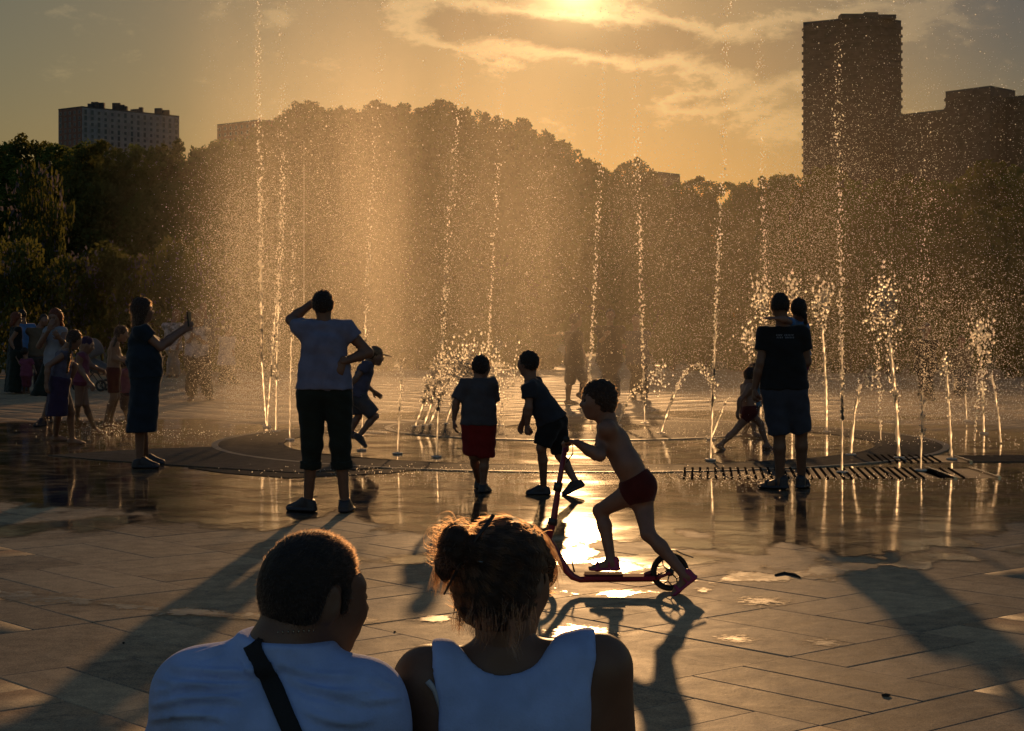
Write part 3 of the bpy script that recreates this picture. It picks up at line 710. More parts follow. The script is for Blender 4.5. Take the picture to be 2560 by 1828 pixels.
def axes(yaw, pitch=0., roll=0.):
    f = np.array((math.sin(yaw)*math.cos(pitch), math.cos(yaw)*math.cos(pitch), -math.sin(pitch)))
    r = np.array((math.cos(yaw), -math.sin(yaw), 0.)); u = np.cross(r, f)
    if roll: r, u = r*math.cos(roll)+u*math.sin(roll), u*math.cos(roll)-r*math.sin(roll)
    return r, f, u
def nrm_axes(r, f, u):
    f = nrm(f); r = nrm(np.cross(f, u)); return np.array((r, f, u))
def head_skin(K, vox, ears=True):
    r, f, u = K['hax']; h = K['hh']; c = K['hc']; A = np.array((r, f, u))
    s = Skin(vox)
    s.ell(c+u*.13*h-f*.05*h, A, np.array((.315, .40, .37))*h, .01)
    s.ell(c-u*.17*h+f*.10*h, A, np.array((.245, .27, .29))*h, .05*h/.2)
    s.ell(c-u*.40*h+f*.27*h, A, np.array((.115, .105, .095))*h, .05*h/.2)
    s.ell(c+u*.09*h+f*.30*h, A, np.array((.20, .075, .06))*h, .04*h/.2)
    s.cone(c+u*.06*h+f*.375*h, c-u*.09*h+f*.475*h, .028*h, .05*h, .03*h/.2)
    for q in (-1, 1):
        s.ell(c+u*.015*h+f*.40*h+r*q*.14*h, A, np.array((.075, .06, .05))*h, .03, sub=True)
        s.ell(c-u*.11*h+f*.30*h+r*q*.15*h, A, np.array((.09, .08, .09))*h, .04)
        if ears:
            s.ell(c-u*.02*h+r*q*.335*h-f*.035*h, nrm_axes(r*1.0-f*q*0, f+r*q*.35, u), np.array((.032, .085, .145))*h, .008)
            s.ell(c+u*.01*h+r*q*.375*h-f*.03*h, A, np.array((.022, .04, .08))*h, .006, sub=True)
    s.cone(c-u*.235*h+f*.375*h-r*.08*h, c-u*.235*h+f*.375*h+r*.08*h, .028*h, .028*h, .02)
    s.cone(c-u*.285*h+f*.365*h-r*.06*h, c-u*.285*h+f*.365*h+r*.06*h, .028*h, .028*h, .02)
    s.cone(c-u*.12*h-f*.10*h, K['N'], .235*h*K.get('nk', 1), .26*h*K.get('nk', 1), .04)
    return s.run()
def hand_skin(w, d, n, sc, vox, pose='relax', side=1):
    """w wrist, d along the hand, n towards the palm side"""
    d = nrm(d); n = nrm(n-d*(n@d)); t = np.cross(d, n)*side
    s = Skin(vox)
    s.cone(w-d*.02*sc, w+d*.075*sc, .030*sc, .040*sc, .015, flat=n, fs=.52)
    curl = {'relax': .45, 'fist': 1.45, 'open': .08, 'grip': 1.15}[pose]
    for i, (off, ln) in enumerate(((-.031, .062), (-.011, .074), (.010, .078), (.030, .068))):
        b = w+d*(.088+(.006 if i in (1, 2) else 0))*sc+t*off*sc; dd = d; q = b
        spread = t*(off*2.2 if pose == 'open' else off*.5)
        a = 0
        for sgm in range(3):
            a += curl*(.75 if sgm == 0 else .95); dir_ = nrm(d*math.cos(a)+n*math.sin(a)+spread*.9)
            e = q+dir_*ln*sc*(.46, .32, .26)[sgm]; s.cone(q, e, (.0098, .0088, .0078)[sgm]*sc, (.0090, .0080, .0066)[sgm]*sc, .006); q = e
    b = w+d*.025*sc+t*.028*sc; m_ = b+nrm(d*.75+t*.65+n*.35)*.042*sc
    s.cone(b, m_, .016*sc, .0115*sc, .012); s.cone(m_, m_+nrm(d*.9+n*(.25+curl*.5)-t*(.2*curl))*.034*sc, .0115*sc, .009*sc, .008)
    return s.run()

def torso(s, K, inf=0., low=True, up=True, k=.045, drop=0.):
    """trunk cross sections shared by skin and garments"""
    sc, f, r, U = K['s']*K['fat'], K['f'], K['r'], K['up']
    S, Pm = K['S'], K['P']; c1 = lerp(S, Pm, .24); c2 = lerp(S, Pm, .62); c3 = lerp(S, Pm, .98)
    hs = np.linalg.norm(K['sb']-K['sa'])/2; hh = np.linalg.norm(K['hb']-K['ha'])/2
    rs = nrm(K['sb']-K['sa']); rh = nrm(K['hb']-K['ha'])
    o1 = max(.012, hs-K['inset']*sc); o2 = max(.01, min(hs, hh+.06*sc)*K['waist']-.055*sc); o3 = hh*1.0
    r1, r2, r3 = (.098 if K['inset'] < .09 else .092)*sc+inf, .088*sc*K['belly']+inf, .105*sc+inf
    for q in (-1, 1):
        if up:
            s.cone(c1+rs*q*o1, c2+rs*q*o2, r1, r2, k)
            s.cone(K['N']-U*.03*sc, (K['sa'], K['sb'])[q > 0]-rs*q*.02, .05*sc+inf*.6, .052*sc+inf*.9, k)
            s.cone(c1+rs*q*o1*.8, (K['sa'], K['sb'])[q > 0]-rs*q*.01, r1*.85, .054*sc+inf, k)
        if low: s.cone(c2+rs*q*o2, c3+rh*q*o3*.92-U*drop, r2, r3, k)
    if up: s.cone(c1, c2, r1*1.0, r2*1.0, k)
    if low: s.cone(c2, c3-U*drop, r2, r3*.95, k)

def person(label, D, yaw, s, sh, hp, hd, hh=.225, hyaw=None, hpitch=0., hroll=0., arms=(), legs=(), wear=(), hair=None, skin=None, vox=.012, group=None,
           neck=None, inset=.108, fat=1., belly=1., waist=.95, shw=.18, hipw=.088, hands=('relax', 'relax'), ears=True, limb=1., base=None, nk=1.):
    """joints are given where the photograph shows them: (column, row[, metres beyond D]); a is the person's left, b the right side"""
    skin = skin or SKIN
    yaw = R(yaw); r, f, _ = axes(yaw)
    def J(p): return np.asarray(p, float) if isinstance(p, np.ndarray) else P(p[0], p[1], D+(p[2] if len(p) > 2 else 0.))
    K = dict(s=s, f=f, r=r, fat=fat, belly=belly, waist=waist, nk=nk, inset=inset)
    def pair(q, w):
        if isinstance(q[0], (tuple, list)): return J(q[0]), J(q[1])
        c = J(q); return c-r*w*s, c+r*w*s
    K['sa'], K['sb'] = pair(sh, shw); K['ha'], K['hb'] = pair(hp, hipw)
    K['S'] = (K['sa']+K['sb'])/2; K['P'] = (K['ha']+K['hb'])/2; K['up'] = nrm(K['S']-K['P'])
    K['hc'] = J(hd); K['hh'] = hh; K['hax'] = axes(R(hyaw) if hyaw is not None else yaw, R(hpitch), R(hroll))
    K['N'] = K['S']+K['up']*.035*s+nrm(K['hc']-K['S'])*.02*s
    if neck: K['N'] = J(neck)
    b = Skin(vox); torso(b, K)
    b.cone(K['N'], lerp(K['N'], K['hc'], .5), .056*s*nk, .050*s*nk, .03)
    K['arm'] = []; parts = []
    for i, (A, arm) in enumerate(zip((K['sa'], K['sb']), arms)):
        if arm is None: K['arm'].append(None); continue
        e, w = J(arm[0]), J(arm[1]); K['arm'].append((A, e, w))
        b.cone(A, e, .055*s*limb, .041*s*limb, .03); b.cone(e, lerp(e, w, .35), .041*s*limb, .042*s*limb, .02); b.cone(lerp(e, w, .35), w, .042*s*limb, .028*s*limb, .02)
        hdv = nrm(w-e); 
        if len(arm) > 2: hdv = nrm(np.array(arm[2], float))
        pn = np.array(arm[3], float) if len(arm) > 3 else (K['P']-w)*np.array((1, 1, 0))+f*.05
        if hands[i]: parts.append(hand_skin(w, hdv, pn, s*1.0 if hh > .2 else s*1.05, max(.0042*s, vox*.45), hands[i], 1 if i == 0 else -1))
    K['leg'] = []
    shoes = any(w[0] in ('shoes', 'sandals') for w in wear)
    for i, leg in enumerate(legs):
        if leg is None: K['leg'].append(None); continue
        k = J(leg[0]); ft = leg[1]
        if ft[0] == 'g':
            q = G(ft[1], ft[2]); a = np.array((q[0], q[1], .082*s)); ty, tp = ft[3], 0.
            if len(leg[0]) < 3: k = P(leg[0][0], leg[0][1], (K['P'][1]+a[1])/2)
        else:
            a = J(ft[1]); ty, tp = ft[2], ft[3]
        td = axes(R(ty), R(tp)); K['leg'].append((k, a, td))
        H = (K['ha'], K['hb'])[i]; L = limb
        b.cone(H-K['up']*.02*s, k, .092*s*fat*L, .056*s*L, .05); cm = lerp(k, a, .30)-f*.012*s
        b.cone(k, cm, .053*s*L, .054*s*L, .02); b.cone(cm, a, .054*s*L, .036*s*L, .02)
        tr, tf, tu = td
        heel = a-tu*.042*s-tf*.035*s; ball = a+tf*.125*s-tu*.052*s; toe = a+tf*.185*s-tu*.058*s
        b.cone(a, heel, .036*s, .036*s, .02); b.cone(a-tu*.01*s, ball, .036*s, .028*s, .02); b.cone(heel, ball, .032*s, .030*s, .02)
        for z in (-1, 1): b.cone(ball+tr*z*.018*s, toe+tr*z*.02*s, .026*s, .019*s, .01)
    hv = head_skin(K, max(.0055, vox*.6) if vox < .016 else vox*.75, ears)
    V, Q = join([b.run(), hv]+parts)
    if base is None: base = np.array((K['P'][0], K['P'][1], 0.))
    o = link('person', build_mesh('person', V-base, quad=Q, mat=skin, smooth=True), None, base)
    tag(o, label, 'person', group)
    K['obj'] = o; K['base'] = base; K['vox'] = vox
    if hh*F/D > 40:
        for q in (-1, 1):
            rr_, ff_, uu_ = K['hax']; c = K['hc']+uu_*.018*hh+ff_*.372*hh+rr_*q*.14*hh
            m = MB(); m.tube([c-rr_*.03*hh-base, c-base, c+rr_*.03*hh-base], [.02*hh, .05*hh, .02*hh], 8); m.obj('eye', EYE, o, True)
    for w in wear: garment(K, *w)
    if hair: hair_cap(K, *hair)
    return K
def child_mesh(K, name, skin_list, mat, label=None):
    V, Q = join([x.run() for x in skin_list])
    o = link(name, build_mesh(name, V-K['base'], quad=Q, mat=mat, smooth=True), K['obj'])
    if label: o['label'] = label
    return o
def garment(K, kind, mat, *a):
    s, vox, up, f, r = K['s'], K['vox'], K['up'], K['f'], K['r']
    if kind == 'shirt':                      # sleeve fraction, hem (1 = hips), looseness
        sl, hem, inf = (list(a)+[.5, 1.05, .022])[:3] if not a else (list(a)+[1.05, .022][len(a)-1:])[:3]
        g = Skin(vox); torso(g, K, inf, drop=max(0, hem-.85)*.35*s)
        c2_, c3_ = lerp(K['S'], K['P'], .62), lerp(K['S'], K['P'], 1.0); hh_ = np.linalg.norm(K['hb']-K['ha'])/2; rh_ = nrm(K['hb']-K['ha'])
        for q_ in (-1, 1): g.cone(c2_+rh_*q_*hh_*.6, c3_+rh_*q_*hh_*.95-up*.06*s, .085*s*K['fat']*K['belly']+inf, .112*s*K['fat']+inf+.016*s, .05)
        for arm in K['arm']:
            if arm is None or sl <= 0: continue
            A, e, w = arm; q = lerp(A, e, min(1, sl)); g.cone(A, q, .058*s+inf, .050*s+inf*1.25, .03, end=True)
            if sl > 1: q2 = lerp(e, w, sl-1); g.cone(e, q2, .044*s+inf, .034*s+inf, .03, end=True)
        g.cut(K['N']+up*.008*s+nrm(K['hc']-K['N'])*.012, up*1.0-f*.15)
        g.cut(lerp(K['S'], K['P'], hem), -up+np.array((0, 0, -.3))); g.wrinkle(.0045, 34.)
        child_mesh(K, 'shirt', [g], mat)
    elif kind == 'pants':                    # length (1 knee, 2 ankle), looseness, waist
        ln, inf, wst = (list(a)+[.02, .78][len(a)-1:])[:3]
        g = Skin(vox); torso(g, K, inf*.3, up=False); g.cut(lerp(K['S'], K['P'], wst), up)
        for i, leg in enumerate(K['leg']):
            if leg is None: continue
            k, an, td = leg; H = (K['ha'], K['hb'])[i]-up*.02*s
            e = k if ln >= 1 else lerp(H, k, ln)
            rk = .060*s+inf
            g.cone(H, e, .095*s*K['fat']+inf, rk*1.05 if ln >= 1 else lerp(.095*s+inf, rk*1.1, ln), .04, end=ln <= 1)
            if ln > 1:
                e2 = lerp(k, an, ln-1); g.cone(k, e2, rk, .052*s+inf, .03, end=True)
        g.wrinkle(.005, 30.); child_mesh(K, 'trousers' if ln > 1.2 else 'shorts', [g], mat)
    elif kind == 'skirt':                    # hem height above ground (m) or None, waist, hem half width, thickness
        z, wst, hw, th = a
        w0 = lerp(K['S'], K['P'], wst); hip = K['P']; h = np.array((np.mean([l[1][0] for l in K['leg'] if l]) if any(K['leg']) else hip[0], hip[1]-.0, z))
        h[0] = hip[0]*.45+h[0]*.55
        g = Skin(vox); n = 0
        for q in (-1, 0, 1):
            g.cone(w0+r*q*.06*s, hip+r*q*hw*.75, .10*s*K['belly']*K['fat']+.03*(K['belly'] > 1.2), th*.92, .05); g.cone(hip+r*q*hw*.75, h+r*q*hw-np.array((0, 0, .03)), th*.92, th, .05)
        g.cut(h, (0, 0, -1)); g.cut(w0, up); g.wrinkle(.006, 26.); child_mesh(K, 'skirt', [g], mat)
    elif kind == 'trunks':
        inf = .008; g = Skin(vox); torso(g, K, inf, up=False, drop=.01); g.cut(lerp(K['S'], K['P'], a[0] if a else .80), up)
        for i, leg in enumerate(K['leg']):
            k, an, td = leg; H = (K['ha'], K['hb'])[i]-up*.02*s; e = lerp(H, k, a[1] if len(a) > 1 else .3); g.cone(H, e, .096*s*K['fat']+inf, .084*s+inf, .05, end=True)
        child_mesh(K, 'swim_trunks', [g], mat)
    elif kind in ('shoes', 'sandals'):
        for leg in K['leg']:
            if leg is None: continue
            k, an, (tr, tf, tu) = leg; inf = .008
            g = Skin(max(.006, vox*.65))
            sole_a, sole_b = an-tu*.062*s-tf*.045*s, an+tf*.16*s-tu*.064*s
            if kind == 'shoes':
                heel = an-tu*.040*s-tf*.034*s
                g.cone(an+tu*.03*s-tf*.006*s, heel, .038*s+inf, .038*s+inf, .015); g.cone(an+tf*.035*s+tu*.004*s, an+tf*.135*s-tu*.050*s, .034*s+inf, .024*s+inf, .02); g.cone(an+tf*.03*s-tu*.03*s, an+tf*.175*s-tu*.056*s, .036*s+inf, .024*s+inf, .02)
                g.cut(an+tu*.030*s+tf*0, tu-tf*.25)
            else:
                for t_ in (.0, .10):
                    c = an+tf*(t_+.02)*s-tu*(.02+t_*.25)*s; g.cone(c-tr*.006*s, c+tr*.006*s, .047*s, .047*s, .01, flat=tf, fs=.42)
                g.cone(an-tf*.03*s+tu*.005*s, an-tf*.03*s-tu*.04*s, .042*s, .044*s, .01)
            for q in (-1, 1): g.cone(sole_a+tr*q*.012*s, sole_b+tr*q*.020*s, .034*s, .037*s, .015, flat=tu, fs=.45)
            g.cut(an-tu*.0805*s, -tu)
            child_mesh(K, 'shoe' if kind == 'shoes' else 'sandal', [g], mat)
def strands(K, name, curves, rad, mat):
    """curves: list of (n,3) arrays in world space"""
    hc = bpy.data.hair_curves.new(name); hc.add_curves([len(c) for c in curves])
    pts = np.concatenate(curves).astype(np.float32)-K['base'].astype(np.float32)
    hc.attributes['position'].data.foreach_set('vector', pts.ravel())
    ra = hc.attributes.new('radius', 'FLOAT', 'POINT')
    ra.data.foreach_set('value', np.concatenate([rad*np.linspace(1, .35, len(c)) for c in curves]).astype(np.float32))
    hc.materials.append(mat); o = bpy.data.objects.new(name, hc); COL.objects.link(o); o.parent = K['obj']; return o
def strand_material(name, col):
    m = bpy.data.materials.new(name); m.use_nodes = True; t = NT(m.node_tree)
    try:
        n = t.node('ShaderNodeBsdfHairPrincipled', parametrization='COLOR'); n.inputs['Color'].default_value = (*col, 1); n.inputs['Roughness'].default_value = .32; n.inputs['Radial Roughness'].default_value = .5
    except Exception:
        n = t.node('ShaderNodeBsdfDiffuse', Color=col)
    o = t.node('ShaderNodeOutputMaterial'); t.l.new(n.outputs[0], o.inputs['Surface']); return m
S_DARK = strand_material('strand_dark', (.03, .015, .008)); S_RED = strand_material('strand_chestnut', (.07, .027, .011))
def short_fur(mesh_obj, base, n, ln, rng, direc, wild=.35, seg=4, lift=.12):
    me = mesh_obj.data; co = np.array([v.co[:] for v in me.vertices])+base; no = np.array([v.normal[:] for v in me.vertices])
    idx = rng.integers(0, len(co), n); cs = []
    for i in idx:
        p, q = co[i], no[i]; d = nrm(q*lift+np.asarray(direc(p, q))+rng.normal(0, wild, 3)); L = ln*rng.uniform(.5, 1.3); g_ = rng.normal(0, .16, 3)-q*.25
        ts = np.linspace(0, 1, seg)[:, None]; cs.append(p-q*.002+d*L*ts+g_*L*.35*ts**2)
    return cs
def hair_cap(K, style, mat, *a):
    r, f, u = K['hax']; h, c, vox = K['hh'], K['hc'], max(.006, K['vox']*.7); A = np.array((r, f, u))
    g = Skin(vox); t = {'short': 1.06, 'crop': 1.04, 'bob': 1.20, 'long': 1.10, 'pony': 1.06, 'cap': 1.05, 'bowl': 1.11}[style]
    g.ell(c+u*.145*h-f*.06*h, A, np.array((.33, .42, .375))*h*t, .02)
    if style in ('short', 'crop', 'pony'): g.ell(c-u*.06*h-f*.17*h, A, np.array((.29, .25, .26))*h*t, .06)
    if style == 'bowl': g.ell(c-u*.17*h-f*.19*h, A, np.array((.335, .27, .32))*h, .06)
    if style == 'bob':
        for q in (-1, 0, 1): g.cone(c+r*q*.22*h-f*.12*h+u*.05*h, c+r*q*.27*h-f*.20*h-u*.58*h, .25*h, .20*h, .05)
    if style == 'long':
        L = a[0] if a else 1.3
        for q in (-1, 0, 1): g.cone(c+r*q*.2*h-f*.12*h, c+r*q*.24*h-f*.22*h-u*L*h, .22*h, .10*h, .05)
    # clear the face
    if style == 'bowl': g.cut(c+f*.30*h+u*.03*h, f*.75-u*.66)
    else: g.cut(c+f*.22*h+u*.10*h, f*.92-u*.40)
    if style == 'crop': g.cut(c-u*.22*h, -u-f*.15)
    g.wrinkle((.021 if style == 'bowl' else .03)*h, 120.)
    if style == 'pony':
        p = a[0]; q0 = c-f*.30*h+u*.05*h
        for q1 in p: g.cone(q0, q1, .085*h, .06*h, .03); q0 = q1
    o = child_mesh(K, 'hair', [g], mat)
    if h*F/K['hc'][1] > 36 and style != 'cap':
        rng = np.random.default_rng(int(abs(c[0])*1000)); L = .075*h if style != 'bob' else .14*h
        cs = short_fur(o, K['base'], 1700, L, rng, lambda p, q: -u*.6+f*.1, .24, lift=.25)
        strands(K, 'hair_strands', cs, .0008, S_DARK if mat is HAIR['dark'] else S_RED)

# ---- a scooter for the child
M_RED = material('scooter_pink_red', (.20, .02, .04), .4, coat=.2)
M_TYRE = material('black_rubber', (.018, .017, .016), .6)
M_HUB = material('wheel_plastic', (.03, .028, .028), .4)
# ------------------------------------------------------------------ the people, front to back
BLUEW = cloth('blue_white', (.40, .53, .88), tr=.12); WHITE = cloth('white', (.30, .31, .36)); BLACK = cloth('black', (.012, .012, .013), tr=0); NAVY = cloth('navy', (.012, .021, .032), tr=0)
RED = cloth('red', (.22, .018, .016)); GREY = cloth('grey', (.075, .07, .078), tr=.05); DKGREEN = cloth('dark_green', (.014, .020, .015), tr=0); STEEL = cloth('steel_blue', (.045, .052, .075), tr=.05)
LILACC = cloth('lilac', (.10, .09, .135)); PURPLE = cloth('purple', (.035, .02, .05), tr=0); PINK = cloth('pink', (.19, .05, .09)); SKY = cloth('sky_blue', (.09, .20, .42)); MAROON = cloth('maroon', (.075, .012, .010), tr=.03)
TEAL = cloth('teal', (.05, .16, .26)); SHOE = material('shoe_dark', (.03, .026, .032), .5); SHOEP = material('sandal_pink', (.28, .03, .09), .5); TAN = cloth('tan', (.13, .10, .07)); WPAT = cloth('pale_print', (.34, .34, .38), var=.35)
PAT = cloth('dark_print', (.05, .042, .035), var=.5, tr=0)

# woman with her hand raised to her brow
woman = person('woman seen from behind shading her eyes, blue T-shirt and rolled dark trousers', 13.97, 0, .96, ((757, 821), (864, 822)), ((776, 985), (846, 985)), (808, 762, .02), hh=.215, hpitch=4,
    arms=(((727, 800, .17), (778, 760, .19), (.7, .1, .35), (0, -1, .2)), ((921, 882, .02), (857, 905, -.10), (-.2, .0, -.5), (0, 1, 0))),
    legs=(((781, 1112), ('g', 770, 1280, -62)), ((851, 1112), ('g', 862, 1282, 8))), hands=('open', 'relax'),
    wear=(('shirt', cloth('denim_blue', (.19, .205, .31)), .42, .93, .022), ('pants', DKGREEN, 1.42, .024, .80), ('shoes', SHOE)), hair=('short', HAIR['dark']), skin=SKIN_T, vox=.010, fat=.96, waist=.86, hipw=.1)
g = Skin(.010)                                     # rolled cuffs and the loose hem of the shirt
for k, an, td in woman['leg']:
    c = lerp(k, an, .38); g.cone(lerp(k, an, .28), lerp(k, an, .42), .088, .084, .02, end=True, start=True)
g.wrinkle(.004, 60.); child_mesh(woman, 'trouser_cuffs', [g], DKGREEN)
g = Skin(.010); c0 = lerp(woman['S'], woman['P'], .45); c1 = lerp(woman['S'], woman['P'], 1.02)
for q, fl in ((-1, .135), (0, .02), (1, .062)): g.cone(c0+np.array((q*.05, 0, 0)), c1+np.array((q*fl if q else 0, -.01, 0)), .09, .092, .05)
g.cut(lerp(woman['S'], woman['P'], .95), (-.05, 0, -1)); g.wrinkle(.005, 30.); child_mesh(woman, 'shirt_hem', [g], MATS['cloth_denim_blue'])

# man in black with a child on his far arm
man = person('man in black T-shirt and grey-blue shorts seen from behind, carrying a child', 15.72, 0, 1.02, ((1913, 834), (2003, 836)), ((1938, 975), (1984, 975)), (1949, 765, .02), hh=.225,
    arms=(((1902, 908, -.02), (1887, 970, .02), (-.04, .05, -1)), ((2017, 905, .02), (1985, 892, .26))),
    legs=(((1948, 1085), ('g', 1950, 1224, -58)), ((2003, 1078), ('g', 2003, 1222, 20))), hands=('fist', 'relax'),
    wear=(('shirt', BLACK, .58, .99, .020), ('pants', STEEL, .98, .028, .78), ('sandals', SHOE)), hair=('crop', HAIR['dark']), skin=SKIN_T, vox=.010, limb=.98)
pm = MB(); bx, by, bz = P(1966, 845, 15.5)      # faint print across the shoulders
for row, (x0, x1, yy) in enumerate(((1942, 1988, 836), (1943, 1990, 842))):
    x = x0; k = 0
    while x < x1:
        w = (3.2, 2.4, 3.8, 2.8)[k % 4]; a_, b_ = P(x, yy+4.2, 15.585), P(x+w*.72, yy, 15.585)
        sl = .006
        if not (k % 7 == 4):
            pm.add([(a_[0], a_[1], a_[2]), (b_[0], a_[1], a_[2]), (b_[0]+sl, a_[1], b_[2]), (a_[0]+sl, a_[1], b_[2])], [(0, 1, 2, 3)])
        x += w+1.0; k += 1
def project_on(o, pts_obj, K):
    return None
from mathutils.bvhtree import BVHTree
from mathutils import Vector
def drape(mb, target, base, lift=.004, split=None):
    """lay flat strips onto a garment: every vertex is moved along +Y onto its surface"""
    t = BVHTree.FromPolygons([v.co[:] for v in target.data.vertices], [p.vertices[:] for p in target.data.polygons])
    out = []
    for v in mb.v:
        p = np.array(v)-base; hit = t.ray_cast(Vector((p[0], p[1]-2., p[2])), Vector((0, 1, 0)))
        out.append(tuple(np.array(hit[0])-np.array((0, lift, 0))) if hit[0] is not None else tuple(p))
    mb.v = out
shirt = [c for c in man['obj'].children if c.name.startswith('shirt')][0]
drape(pm, shirt, man['base']); pm.obj('shirt_print', material('shirt_print', (.16, .16, .17), .7), man['obj'])['label'] = 'two faint lines of slanted grey lettering across the back'
kid = person('small girl with a braid carried on the far arm of the man in black', 15.98, 160, .60, ((2007, 815), (1985, 812)), ((2003, 880, -.02), (1975, 880, .02)), (1998, 772, -.06), hh=.185, hyaw=20,
    arms=(((2012, 850, .1), (2000, 880, .1)), ((1962, 800, -.42), (1938, 796, -.46), (-1, -.1, .05), (0, .3, -1))),
    legs=(((2010, 930, .12), ('f', (2012, 975, .1), 160, 50)), ((1965, 930, .12), ('f', (1962, 975, .1), 200, 50))), hands=('relax', 'open'),
    wear=(('shirt', SKY, .5, 1.1, .016), ('pants', PINK, .8, .016)), hair=('pony', HAIR['dark'], [P(2013, 790, 15.86), P(2014, 806, 15.82), P(2012, 818, 15.80)]), vox=.010, shw=.16)

# child pushing a scooter
child = person('bare chested child in dark red trunks pushing a kick scooter', 10.02, -90, .64, (1516, 1070), (1598, 1212), (1495, 999), neck=(1517, 1050), hh=.206, hyaw=-97, hpitch=6, 
    arms=(((1490, 1138, .16), (1440, 1106, .12), (-1, .1, .12), (0, .2, -1)), ((1500, 1140, -.15), (1442, 1106, -.10), (-1, .1, .12), (0, .2, -1))),
    legs=(((1500, 1277, .07), ('f', (1528, 1404, .0), -90, 0)), ((1620, 1335, -.10), ('f', (1713, 1440, -.17), -90, 38))), hands=('grip', 'grip'),
    wear=(('trunks', MAROON, .82, .34), ('sandals', SHOEP)), hair=('bowl', HAIR['brown']), ears=False, vox=.0085, fat=1.12, shw=.155, hipw=.08, limb=1.10, waist=1., nk=1.05)
def scooter():
    D = 10.02; base = G(1560, GD_row); q = lambda x, y, d=0.: P(x, y, D+d)-base
    root = link('kick_scooter', None, None, base); tag(root, 'pink red kick scooter with black spoked wheels under the pushing child', 'scooter')
    b = MB(); b.tube([q(1415, 1108), q(1399, 1200), q(1384, 1300), q(1369, 1352)], [.014, .015, .019, .021], 12); b.obj('steering_tube', M_RED, root, True)
    b = MB(); b.tube([q(1393, 1228), q(1397, 1206)], [.024, .024], 12); b.tube([q(1380, 1312), q(1384, 1296)], [.026, .026], 12); b.obj('clamp', M_HUB, root, True)
    b = MB(); b.tube([q(1416, 1098, -.21), q(1416, 1098, .21)], [.013, .013], 12); b.obj('handlebar', M_HUB, root, True)
    for d in (-1, 1):
        b = MB(); b.tube([q(1416, 1098, d*.12), q(1416, 1098, d*.23)], [.019, .019], 12); b.obj('grip', M_TYRE, root, True)
    b = MB(); b.tube([q(1420, 1110, -.08), q(1432, 1112, -.09), q(1432, 1135, -.08), q(1416, 1156, -.03)], [.004]*4, 6); b.obj('brake_cable', M_TYRE, root, True)
    b = MB(); b.tube([q(1368, 1348), q(1382, 1368), q(1418, 1428), q(1432, 1442), q(1450, 1449), q(1640, 1447)], [.022, .022, .021, .020, .018, .016], 12); b.obj('frame', M_RED, root, True)
    b = MB()
    lo, hi = q(1460, 1446), q(1636, 1438); b.box((lo[0], lo[1]-.06, lo[2]), (hi[0], lo[1]+.06, hi[2])); b.obj('deck', material('deck_red', (.25, .03, .05), .85, spec=.1), root)
    b = MB(); lo, hi = q(1462, 1438), q(1556, 1433); b.box((lo[0], lo[1]-.055, lo[2]+.001), (hi[0], lo[1]+.055, hi[2])); b.obj('grip_tape', material('grip_tape', (.10, .02, .035), .95, spec=.05), root)
    b = MB(); b.tube([q(1436, 1430, .02), q(1430, 1405, .02), q(1438, 1392, .02)], [.006, .005, .004], 6); b.obj('folding_lever', M_HUB, root, True)
    for cx, front in ((1347, True), (1674, False)):
        cz = .107; c = np.array((q(cx, 1430)[0], 0, cz)); wroot = None
        b = MB(); b.ring(c, (0, 1, 0), .094, .0135, 40, 10); tyre = b.obj('wheel', M_TYRE, root, True)
        b = MB(); b.ring(c, (0, 1, 0), .078, .0055, 36, 8); b.obj('rim', M_HUB, tyre, True)
        b = MB(); b.tube([c-np.array((0, .03, 0)), c+np.array((0, .03, 0))], [.021, .021], 14); b.obj('hub', M_HUB, tyre, True)
        for k in range(6):
            a = k*math.pi/3+.3; d = np.array((math.cos(a), 0, math.sin(a))); e = np.array((math.cos(a+.35), 0, math.sin(a+.35)))
            b = MB(); b.tube([c+d*.018, c+d*.05, c+e*.076], [.0055, .004, .0045], 6); b.tube([c+d*.05, c+np.array((math.cos(a-.25), 0, math.sin(a-.25)))*.076], [.0035, .0035], 6); b.obj('spoke', M_HUB, tyre, True)
        b = MB()
        if front:
            t0 = q(1369, 1350)
            for z in (-1, 1): b.tube([t0, t0+np.array((-.015, z*.032, -.03)), c+np.array((0, z*.032, 0))], [.016, .012, .010], 8)
            b.obj('fork', M_RED, root, True)
        else:
            t0 = q(1636, 1446)
            for z in (-1, 1): b.tube([t0+np.array((0, z*.03, 0)), c+np.array((0, z*.032, 0))], [.011, .009], 8)
            b.obj('fork', M_RED, root, True)
            b = MB(); b.ring(c, (0, 1, 0), .122, .006, 14, 6, a0=.55*math.pi*0+R(200), a1=R(330)); 
            b = MB(); pts = [c+np.array((math.cos(R(t))*.121, 0, math.sin(R(t))*.121)) for t in (35, 55, 75, 95, 115)]; pts[0] = pts[0]+np.array((.03, 0, .01))
            V = []
            for p in pts: V += [p+np.array((0, -.024, 0)), p+np.array((0, .024, 0)), p+np.array((0, .024, .006)), p+np.array((0, -.024, .006))]
            Fc = [(i*4+k, i*4+(k+1) % 4, i*4+4+(k+1) % 4, i*4+4+k) for i in range(4) for k in range(4)]+[(0, 1, 2, 3), (19, 18, 17, 16)]
            b.add(V, Fc); b.obj('mudguard', M_HUB, root)
            b = MB(); t1 = q(1612, 1440); b.tube([t1, q(1640, 1425)], [.018, .010], 8); b.obj('brake_foot', M_RED, root, True)
GD_row = 1478
scooter()

